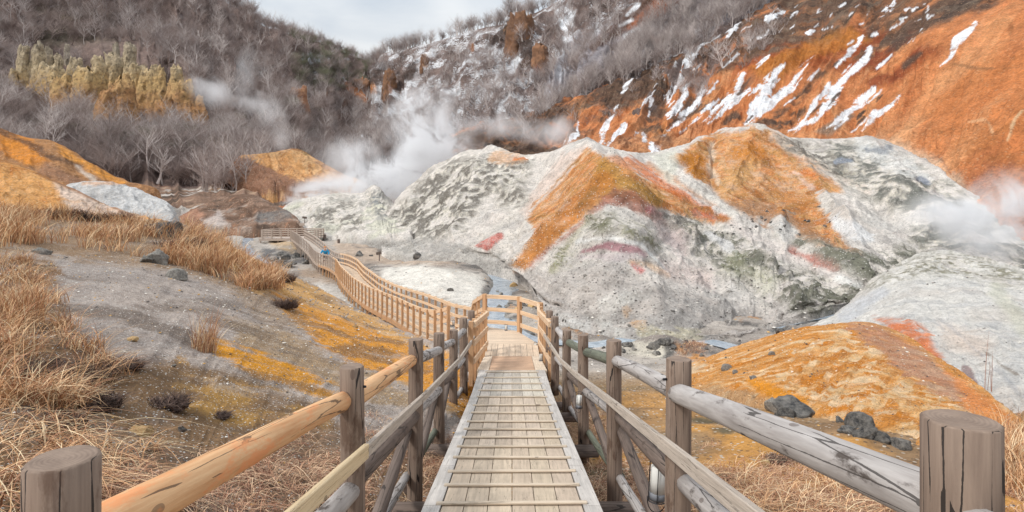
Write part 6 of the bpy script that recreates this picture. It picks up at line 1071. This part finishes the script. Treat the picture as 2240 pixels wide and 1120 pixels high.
# ------------------------------------------------------------------ bare trees
def tree_mesh(name, seed, H=9.0, stems=1, spread=0.5, levels=3, fuzz=1.0, mat=None, th=1.0):
    g_ = random.Random(seed); VV, FF = [], []
    def seg(a, b_, r0, r1):
        d = b_ - a; u = d.orthogonal().normalized(); v = d.cross(u).normalized(); k = len(VV)
        for q, r in ((a, r0), (b_, r1)):
            for i in range(3): an = i * 2.094; VV.append(q + u * (r * math.cos(an)) + v * (r * math.sin(an)))
        for i in range(3): FF.append((k + i, k + (i + 1) % 3, k + 3 + (i + 1) % 3, k + 3 + i))
    def grow(p_, d, L, r, lv):
        n = 4 if lv == 0 else 3; q = p_
        for i in range(n):
            d = (d + Vector((g_.gauss(0, .13), g_.gauss(0, .13), g_.gauss(0, .08) + (0.06 if lv else 0)))).normalized(); e = q + d * (L / n); r2 = r * (0.80 if lv < levels else 0.6); seg(q, e, r, r2)
            if lv < levels and (i > 0 or lv > 0):
                for _ in range(3 if lv < 2 else 2):
                    ax = Vector((g_.gauss(0, 1), g_.gauss(0, 1), g_.gauss(0, .3))).normalized(); nd = (d + ax * (0.75 + spread * 0.5)).normalized(); nd.z = abs(nd.z) * 0.8 + 0.15; grow(e, nd.normalized(), L * g_.uniform(.42, .62), r2 * 0.55, lv + 1)
            q, r = e, r2
    for s_ in range(stems):
        d = Vector((g_.gauss(0, spread * .5 * (stems > 1)), g_.gauss(0, spread * .5 * (stems > 1)), 1)).normalized(); grow(Vector((g_.gauss(0, .3), g_.gauss(0, .3), -0.5)) if stems > 1 else Vector((0, 0, -0.5)), d, H * 0.72, H * 0.013 * th, 0)
    return raw_mesh(name, np.array([v[:] for v in VV]), np.array(FF), None, False)
def treemat(name, a, b_):
    m, nt, b = newmat(name); oi = N(nt, 'ObjectInfo'); nt.links.new(mixc(nt, oi.outputs['Random'], a, b_), b.inputs['Base Color']); b.inputs['Roughness'].default_value = 0.9; return m
M['bark1'] = treemat('purple_brown_bark', C_(120, 102, 96), C_(192, 174, 166)); M['bark2'] = treemat('silver_grey_bark', C_(140, 126, 122), C_(220, 208, 202)); M['bark3'] = treemat('olive_brown_bark', C_(112, 112, 86), C_(150, 148, 122))
TM = []
for i in range(3): m_ = tree_mesh('bare_tree', 300 + i, 7.0, 3, 0.8, 3, th=1.5); m_.materials.append(M['bark1']); TM.append(m_)
for i in range(3): m_ = tree_mesh('bare_tree', 310 + i, 10.0, 1 + (i == 1), 0.5, 3 if i == 0 else 2, th=1.3 if i == 0 else 2.2); m_.materials.append(M['bark2']); TM.append(m_)
m_ = tree_mesh('bare_tree', 320, 5.5, 4, 1.0, 3, th=1.5); m_.materials.append(M['bark3']); TM.append(m_)
def tpos(surf, fn, n, seed, power): return sample(surf, fn, n, seed, power, 0.6)
T_ = []   # pos, kind, scale, hill
rs = np.random.RandomState(77)
vis = lambda X, Y: ((X > -60) & (X < 2300) & (Y > -60) & (Y < 470)).astype(float)
cliff = lambda X, Y: 1 - 0.93 * inpoly(X, Y, [(10, 160), (60, 95), (150, 100), (290, 90), (330, 140), (400, 140), (450, 270), (440, 300), (230, 300), (120, 240), (20, 200)])
pa = tpos('wooded_hill', lambda X, Y, s_: vis(X, Y) * cliff(X, Y) * ((s_.t < 4.05) | ((X > 430) & (X < 570) & (s_.t < 4.7))), 3900, 1, 1.1)
for v in pa: x = pxy(v)[0]; y = pxy(v)[1]; gr_ = inpoly(np.array([x]), np.array([y]), [(200, 250), (520, 270), (540, 330), (200, 340)])[0] or (x > 640 and y < 200); T_.append((v, 6 if gr_ and rs.rand() < .5 else rs.randint(0, 3) if rs.rand() < .66 else rs.randint(3, 6), rs.uniform(.5, 1.1), 0))
pb = tpos('snowy_hill', lambda X, Y, s_: vis(X, Y) * sst(-0.5, 0.1, fbm(s_.V * 0.03, 3, 9)) * (1 - 0.8 * inpoly(X, Y, [(1060, 110), (1120, 40), (1170, 60), (1195, 110), (1190, 160), (1130, 160)])), 1700, 2, 0.9)
for v in pb: T_.append((v, rs.randint(3, 6) if rs.rand() < .6 else rs.randint(0, 3), rs.uniform(.5, .85), 1))
pb2 = tpos('snowy_hill', lambda X, Y, s_: vis(X, Y) * inpoly(X, Y, [(1150, 280), (1250, 200), (1360, 130), (1480, -20), (1800, -60), (1740, 0), (1500, 115), (1250, 235)]), 950, 3, 0.9)
for v in pb2: T_.append((v, rs.randint(3, 6), rs.uniform(.45, .7), 1))
def crest(surf, x0, x1, n, kinds, lo, hi, hill):
    s_ = SURF[surf]; i = np.argmin(np.where((s_.t > -0.6) & (s_.t < 0.5), s_.py, 1e9), axis=0)
    xs_ = s_.px[i, np.arange(s_.px.shape[1])]; ok = np.where((xs_ > x0) & (xs_ < x1))[0]
    for c in rs.choice(ok, n): v = s_.V[i[c], c] + [rs.randn(), rs.uniform(-2, 4), -0.3]; T_.append((v, kinds[rs.randint(len(kinds))], rs.uniform(lo, hi), hill))
crest('wooded_hill', 480, 830, 170, (0, 1, 3, 4), 0.5, 0.85, 0); crest('snowy_hill', 740, 1290, 300, (3, 4, 5, 3, 4, 0), 0.6, 1.05, 1)
pl = tpos('wooded_hill', lambda X, Y, s_: inpoly(X, Y, [(180, 330), (300, 380), (560, 385), (560, 330), (700, 300), (700, 200), (450, 290), (300, 300), (0, 200), (0, 270)]) * (s_.t < 4.05), 900, 4, 0.8)
for v in pl: T_.append((v, rs.choice([0, 1, 2, 6, 3]), rs.uniform(.6, 1.0), 0))
size = np.array([(10 if t[1] in (3, 4, 5) else 7) * t[2] / t[0][1] * ((-20 < pxy(t[0])[0] < 2260) and (-10 < pxy(t[0])[1])) for t in T_]); order = np.argsort(-size); big = set(order[:290].tolist())
LB = ['bare leafless tree with purplish brown twigs on the wooded left hill', 'bare leafless grey tree on the snow-streaked back hill']; GB = ['bare trees on the wooded left hill', 'bare trees on the snowy back hill']
for i in sorted(big):
    v, k, s_, hl = T_[i]; o = link('bare_tree', TM[k]); o.location = v; o.scale = (s_, s_, s_); o.rotation_euler = (rs.randn() * .05, rs.randn() * .05, rs.rand() * 6.28); meta(o, LB[hl], 'tree', GB[hl])
# the rest of the far wood: one object, instanced from the same tree shapes
def scatter(name, pts, meshes_idx, label, seed):
    me = bpy.data.meshes.new(name); me.from_pydata([tuple(p_[0]) for p_ in pts], [], [])
    a = me.attributes.new('sc', 'FLOAT', 'POINT'); a.data.foreach_set('value', [float(p_[2]) for p_ in pts]); a = me.attributes.new('rz', 'FLOAT', 'POINT'); a.data.foreach_set('value', list(np.random.RandomState(seed).rand(len(pts)) * 6.28)); a = me.attributes.new('pick', 'INT', 'POINT'); a.data.foreach_set('value', [int(p_[1]) for p_ in pts])
    o = link(name, me); meta(o, label, 'wood', None, 'stuff')
    ng = bpy.data.node_groups.new(name, 'GeometryNodeTree'); ng.interface.new_socket('Geometry', in_out='INPUT', socket_type='NodeSocketGeometry'); ng.interface.new_socket('Geometry', in_out='OUTPUT', socket_type='NodeSocketGeometry')
    gi, go = ng.nodes.new('NodeGroupInput'), ng.nodes.new('NodeGroupOutput'); ip = ng.nodes.new('GeometryNodeInstanceOnPoints'); gti = ng.nodes.new('GeometryNodeGeometryToInstance')
    for k in range(len(TM)):
        src = next(ob for ob in COL.objects if ob.type == 'MESH' and ob.data == TM[k])
        oi = ng.nodes.new('GeometryNodeObjectInfo'); oi.transform_space = 'ORIGINAL'; oi.inputs['Object'].default_value = src; oi.inputs['As Instance'].default_value = False
        g1 = ng.nodes.new('GeometryNodeGeometryToInstance'); ng.links.new(oi.outputs['Geometry'], g1.inputs[0]); g1.location.y = k
        srcs.append(g1) if False else None
        TN.append(g1)
    j = ng.nodes.new('GeometryNodeJoinGeometry')
    for g1 in reversed(TN): ng.links.new(g1.outputs[0], j.inputs[0])
    TN.clear()
    def at(n_, t): x = ng.nodes.new('GeometryNodeInputNamedAttribute'); x.data_type = t; x.inputs['Name'].default_value = n_; return x.outputs['Attribute']
    cx = ng.nodes.new('ShaderNodeCombineXYZ'); ng.links.new(at('rz', 'FLOAT'), cx.inputs[2]); er = ng.nodes.new('FunctionNodeEulerToRotation'); ng.links.new(cx.outputs[0], er.inputs[0])
    ng.links.new(gi.outputs[0], ip.inputs['Points']); ng.links.new(j.outputs[0], ip.inputs['Instance']); ip.inputs['Pick Instance'].default_value = True; ng.links.new(at('pick', 'INT'), ip.inputs['Instance Index']); ng.links.new(er.outputs[0], ip.inputs['Rotation']); ng.links.new(at('sc', 'FLOAT'), ip.inputs['Scale'])
    ng.links.new(ip.outputs[0], go.inputs[0]); md = o.modifiers.new('scatter', 'NODES'); md.node_group = ng; return o
TN = []; srcs = []
have = {T_[i][1] for i in big}
for k in range(len(TM)):
    if k not in have:
        i = next(i for i in order if T_[i][1] == k and i not in big); big.add(i); v, kk, s_, hl = T_[i]; o = link('bare_tree', TM[k]); o.location = v; o.scale = (s_,) * 3; meta(o, LB[hl], 'tree', GB[hl])
scatter('far_wood', [T_[i] for i in range(len(T_)) if i not in big], None, 'mass of bare winter wood clothing the far hillsides', 9)
# ------------------------------------------------------------------ rock spires on the wooded hill
def spire(name, px, top, base, wpx, seed, mat, d, jag=0.16, flat=0.8):
    g_ = np.random.RandomState(seed); k = d / F; H_ = (base - top) * k; r = wpx * k * 0.5; seg, rings = 56, 64; V = []
    for j in range(rings + 1):
        t = j / rings; rad = r * (0.50 + 0.50 * (1 - t) ** 0.8) * (1 if t < 0.9 else math.sqrt(max(0.03, 1 - ((t - 0.9) / 0.1) ** 2)))
        for i in range(seg): a = i / seg * 2 * np.pi; V.append((math.cos(a) * rad, math.sin(a) * rad * flat, t * H_))
    V.append((0, 0, H_)); V = np.array(V); n = fbm(V * (1.8 / r) * [1, 1, 0.16] + seed * 3.1, 5, seed, 0.6); n2 = ridged(V * (1.9 / r) * [1, 1, .12] + seed, 4, seed + 3); n3 = fbm(V * (5 / r) * [1, 1, .3] + seed, 4, seed + 5, 0.7); V[:, :2] *= (1 + jag * 2.6 * n + 0.22 * n2 + 0.13 * n3)[:, None]; V[:, 2] += (n * 0.7 + n3 * 0.6) * r * (V[:, 2] / H_)
    V[:, 0] += fbm(V[:, [2, 2, 2]] * (0.8 / r) + seed, 3, seed + 9) * r * 0.22
    Fq = [(j * seg + i, j * seg + (i + 1) % seg, (j + 1) * seg + (i + 1) % seg, (j + 1) * seg + i) for j in range(rings) for i in range(seg)]
    me = raw_mesh(name, V, np.array(Fq), None, True); o = link(name, me, mat); c = P(px, base, d); o.location = c; return o
def spmat(name):
    m, nt, b = newmat(name); tc = N(nt, 'TexCoord'); ge = N(nt, 'NewGeometry'); n1 = N(nt, 'TexNoise', Scale=0.35, Detail=9.0, Roughness=0.7); nt.links.new(ge.outputs['Position'], n1.inputs['Vector']); se = N(nt, 'SeparateXYZ'); nt.links.new(ge.outputs['Position'], se.inputs[0])
    rp = N(nt, 'ValToRGB'); cr_ = rp.color_ramp; cr_.elements[0].position = 0.0; cr_.elements[0].color = tuple(C_(196, 146, 98)) + (1,); cr_.elements[1].position = 1; cr_.elements[1].color = tuple(C_(178, 164, 144)) + (1,)
    e = cr_.elements.new(0.35); e.color = tuple(C_(214, 178, 122)) + (1,); e = cr_.elements.new(0.62); e.color = tuple(C_(210, 188, 152)) + (1,)
    mr = N(nt, 'MapRange'); nt.links.new(se.outputs[2], mr.inputs[0]); mr.inputs[1].default_value = 28; mr.inputs[2].default_value = 54; nt.links.new(mth(nt, 'ADD', mr.outputs[0], mth(nt, 'MULTIPLY', mth(nt, 'SUBTRACT', n1.outputs[0], 0.5), 0.7)), rp.inputs[0])
    n2 = N(nt, 'TexNoise', Scale=0.9, Detail=8.0, Roughness=0.75); nt.links.new(ge.outputs['Position'], n2.inputs['Vector']); m2 = N(nt, 'MapRange'); nt.links.new(n2.outputs[0], m2.inputs[0]); m2.inputs[1].default_value = 0.46; m2.inputs[2].default_value = 0.64
    nt.links.new(mixc(nt, mth(nt, 'MULTIPLY', m2.outputs[0], 0.7), rp.outputs[0], tuple(C_(70, 58, 48))), b.inputs['Base Color']); b.inputs['Roughness'].default_value = 0.95; bp = N(nt, 'Bump', Strength=0.9, Distance=0.9); nt.links.new(n2.outputs[0], bp.inputs['Height']); nt.links.new(bp.outputs[0], b.inputs['Normal']); return m
M['spire'] = spmat('yellow_spire_rock')
SP = [(30, 150, 200, 18), (52, 97, 185, 24), (80, 96, 200, 34), (106, 103, 190, 22), (128, 120, 185, 18), (147, 97, 140, 14), (165, 128, 195, 30), (120, 150, 240, 60), (150, 175, 250, 60), (195, 160, 260, 60), (218, 128, 220, 34), (254, 94, 150, 18), (282, 98, 190, 30), (250, 122, 200, 40), (300, 140, 240, 50), (262, 170, 290, 60), (232, 200, 300, 44), (345, 140, 260, 36), (325, 150, 250, 40), (385, 144, 250, 34), (395, 180, 285, 62), (425, 215, 290, 50), (360, 215, 285, 44), (90, 150, 210, 70), (180, 200, 255, 50)]
for i, (x, t_, b_, w_) in enumerate(SP):
    d0 = float(hit(x, b_, 'wooded_hill')[1]); o = spire('rock_spire', x, t_, b_ + 8, w_ * 1.25, 400 + i, M['spire'], d0 + 1)
    big_ = {1: 'tall yellow-grey rock spire at the left end of the pinnacle cliff', 2: 'thick twin-topped rock spire near the left end of the cliff', 11: 'slender grey rock needle, highest in the middle of the cliff', 12: 'broad pale rock pinnacle just right of the slender needle', 19: 'orange pointed rock spire at the right end of the cliff', 17: 'yellow blocky rock pinnacle left of the orange pointed spire'}.get(i)
    meta(o, big_ or 'weathered yellow-ochre rock pinnacle among others in the cliff on the wooded hill', 'rock', None if big_ else 'rock pinnacles of the yellow cliff')
o = spire('rock_spire', 655, 192, 262, 44, 450, rock_mat('orange_cone_rock', C_(150, 100, 74), C_(206, 156, 116), 0.5), float(hit(655, 262, 'wooded_hill')[1]) - 4, 0.1); meta(o, 'lone orange rock cone in the notch between the two hills', 'rock')
M['spire2'] = rock_mat('brown_crag_rock', C_(104, 76, 60), C_(170, 122, 86), 0.3)
for x, t_, b_, w_, lab in ((1138, 40, 112, 66, 'big brown rock crag rising high on the snowy hill'), (1182, 100, 165, 40, 'dark brown rock outcrop below the big crag on the snowy hill'), (931, 124, 150, 24, 'small tan rock knob on the left of the snowy hill'), (852, 155, 205, 26, 'brown rock tower left of the tan knob on the snowy hill'), (790, 180, 215, 46, 'orange rock outcrop at the foot of the notch')):
    o = spire('rock_crag', x, t_, b_ + 26, w_ * 1.25, 460 + x, M['spire2'], float(hit(x, (t_ + b_) / 2, 'snowy_hill')[1]) + 1, 0.16, 1.0); meta(o, lab, 'rock')
# ------------------------------------------------------------------ steam
def steam(name, label, blobs, dens, nscale, step=None):
    """blobs: (px, py, d, rx, ry, weight) in photo pixels at distance d"""
    B = []
    for px, py, d, rx, ry, wt in blobs: rx *= 1.2; ry *= 1.2; c = P(px, py, d); B.append((c, (rx * d / F, max(rx, ry) * d / F * 0.55, ry * d / F), wt))
    lo = np.min([c - np.array(r) for c, r, _ in B], 0); hi = np.max([c + np.array(r) for c, r, _ in B], 0); ce = (lo + hi) / 2
    me = bpy.data.meshes.new(name); x0, y0, z0 = lo - ce; x1, y1, z1 = hi - ce
    me.from_pydata([(x0, y0, z0), (x1, y0, z0), (x1, y1, z0), (x0, y1, z0), (x0, y0, z1), (x1, y0, z1), (x1, y1, z1), (x0, y1, z1)], [], [(3, 2, 1, 0), (4, 5, 6, 7), (0, 1, 5, 4), (1, 2, 6, 5), (2, 3, 7, 6), (3, 0, 4, 7)])
    m = bpy.data.materials.new(name); m.use_nodes = True; nt = m.node_tree; nt.nodes.clear(); out = N(nt, 'OutputMaterial'); pv = N(nt, 'VolumePrincipled'); pv.inputs['Color'].default_value = (0.98, 0.985, 1.0, 1); pv.inputs['Anisotropy'].default_value = 0.0
    tc = N(nt, 'TexCoord'); n1 = N(nt, 'TexNoise', Scale=nscale, Detail=6.0, Roughness=0.62, Distortion=0.9); nt.links.new(tc.outputs['Object'], n1.inputs['Vector']); tot = None
    for c, r, wt in B:
        s1 = nt.nodes.new('ShaderNodeVectorMath'); s1.operation = 'SUBTRACT'; nt.links.new(tc.outputs['Object'], s1.inputs[0]); s1.inputs[1].default_value = tuple(c - ce); s2 = nt.nodes.new('ShaderNodeVectorMath'); s2.operation = 'DIVIDE'; nt.links.new(s1.outputs[0], s2.inputs[0]); s2.inputs[1].default_value = r
        ln = nt.nodes.new('ShaderNodeVectorMath'); ln.operation = 'LENGTH'; nt.links.new(s2.outputs[0], ln.inputs[0]); f_ = mth(nt, 'MAXIMUM', mth(nt, 'SUBTRACT', 1.0, ln.outputs['Value']), 0.0)
        f_ = mth(nt, 'MULTIPLY', mth(nt, 'MULTIPLY', f_, f_), 1.0); f_ = mth(nt, 'MULTIPLY', f_, wt * 2.2); tot = f_ if tot is None else mth(nt, 'ADD', tot, f_)
    nz = mth(nt, 'MULTIPLY', mth(nt, 'SUBTRACT', n1.outputs[0], 0.5), 8.5); e_ = mth(nt, 'MAXIMUM', mth(nt, 'SUBTRACT', mth(nt, 'MULTIPLY', tot, mth(nt, 'MAXIMUM', mth(nt, 'ADD', 0.9, nz), 0.0)), 0.03), 0.0)
    nt.links.new(mth(nt, 'MULTIPLY', e_, dens), pv.inputs['Density']); nt.links.new(pv.outputs[0], out.inputs['Volume']); me.materials.append(m); o = link(name, me); o.location = ce
    return meta(o, label, 'steam', None, 'stuff')
steam('steam', 'dense white steam plume rising behind the white mound in the valley centre', [(862, 445, 106, 70, 45, 1.6), (850, 395, 106, 110, 60, 1.2), (925, 335, 107, 100, 80, 1.1), (910, 270, 108, 75, 75, 1.1), (950, 295, 108, 80, 70, .7), (1000, 335, 108, 90, 45, .3), (740, 420, 110, 110, 45, .8), (680, 440, 110, 80, 40, .7), (1060, 270, 112, 110, 50, .13), (1200, 290, 114, 110, 50, .14), (945, 225, 110, 60, 50, .5), (770, 350, 112, 90, 60, .3)], 0.95, 0.15)
steam('steam', 'thin steam wisps drifting up from the orange bank on the left', [(618, 300, 124, 36, 34, .8), (600, 262, 124, 38, 40, .5), (565, 225, 125, 55, 40, .3), (480, 200, 126, 80, 45, .25), (550, 150, 126, 50, 60, .22), (430, 180, 126, 50, 30, .16)], 0.55, 0.13)
steam('steam', 'pale steam cloud over the grey slope at the right edge', [(2120, 480, 47, 120, 80, .9), (2215, 440, 47, 120, 85, .9), (2050, 470, 47, 90, 60, .6), (2150, 545, 45, 100, 70, .4), (2290, 470, 47, 120, 90, .8), (2200, 520, 45, 120, 60, .3)], 0.42, 0.32)
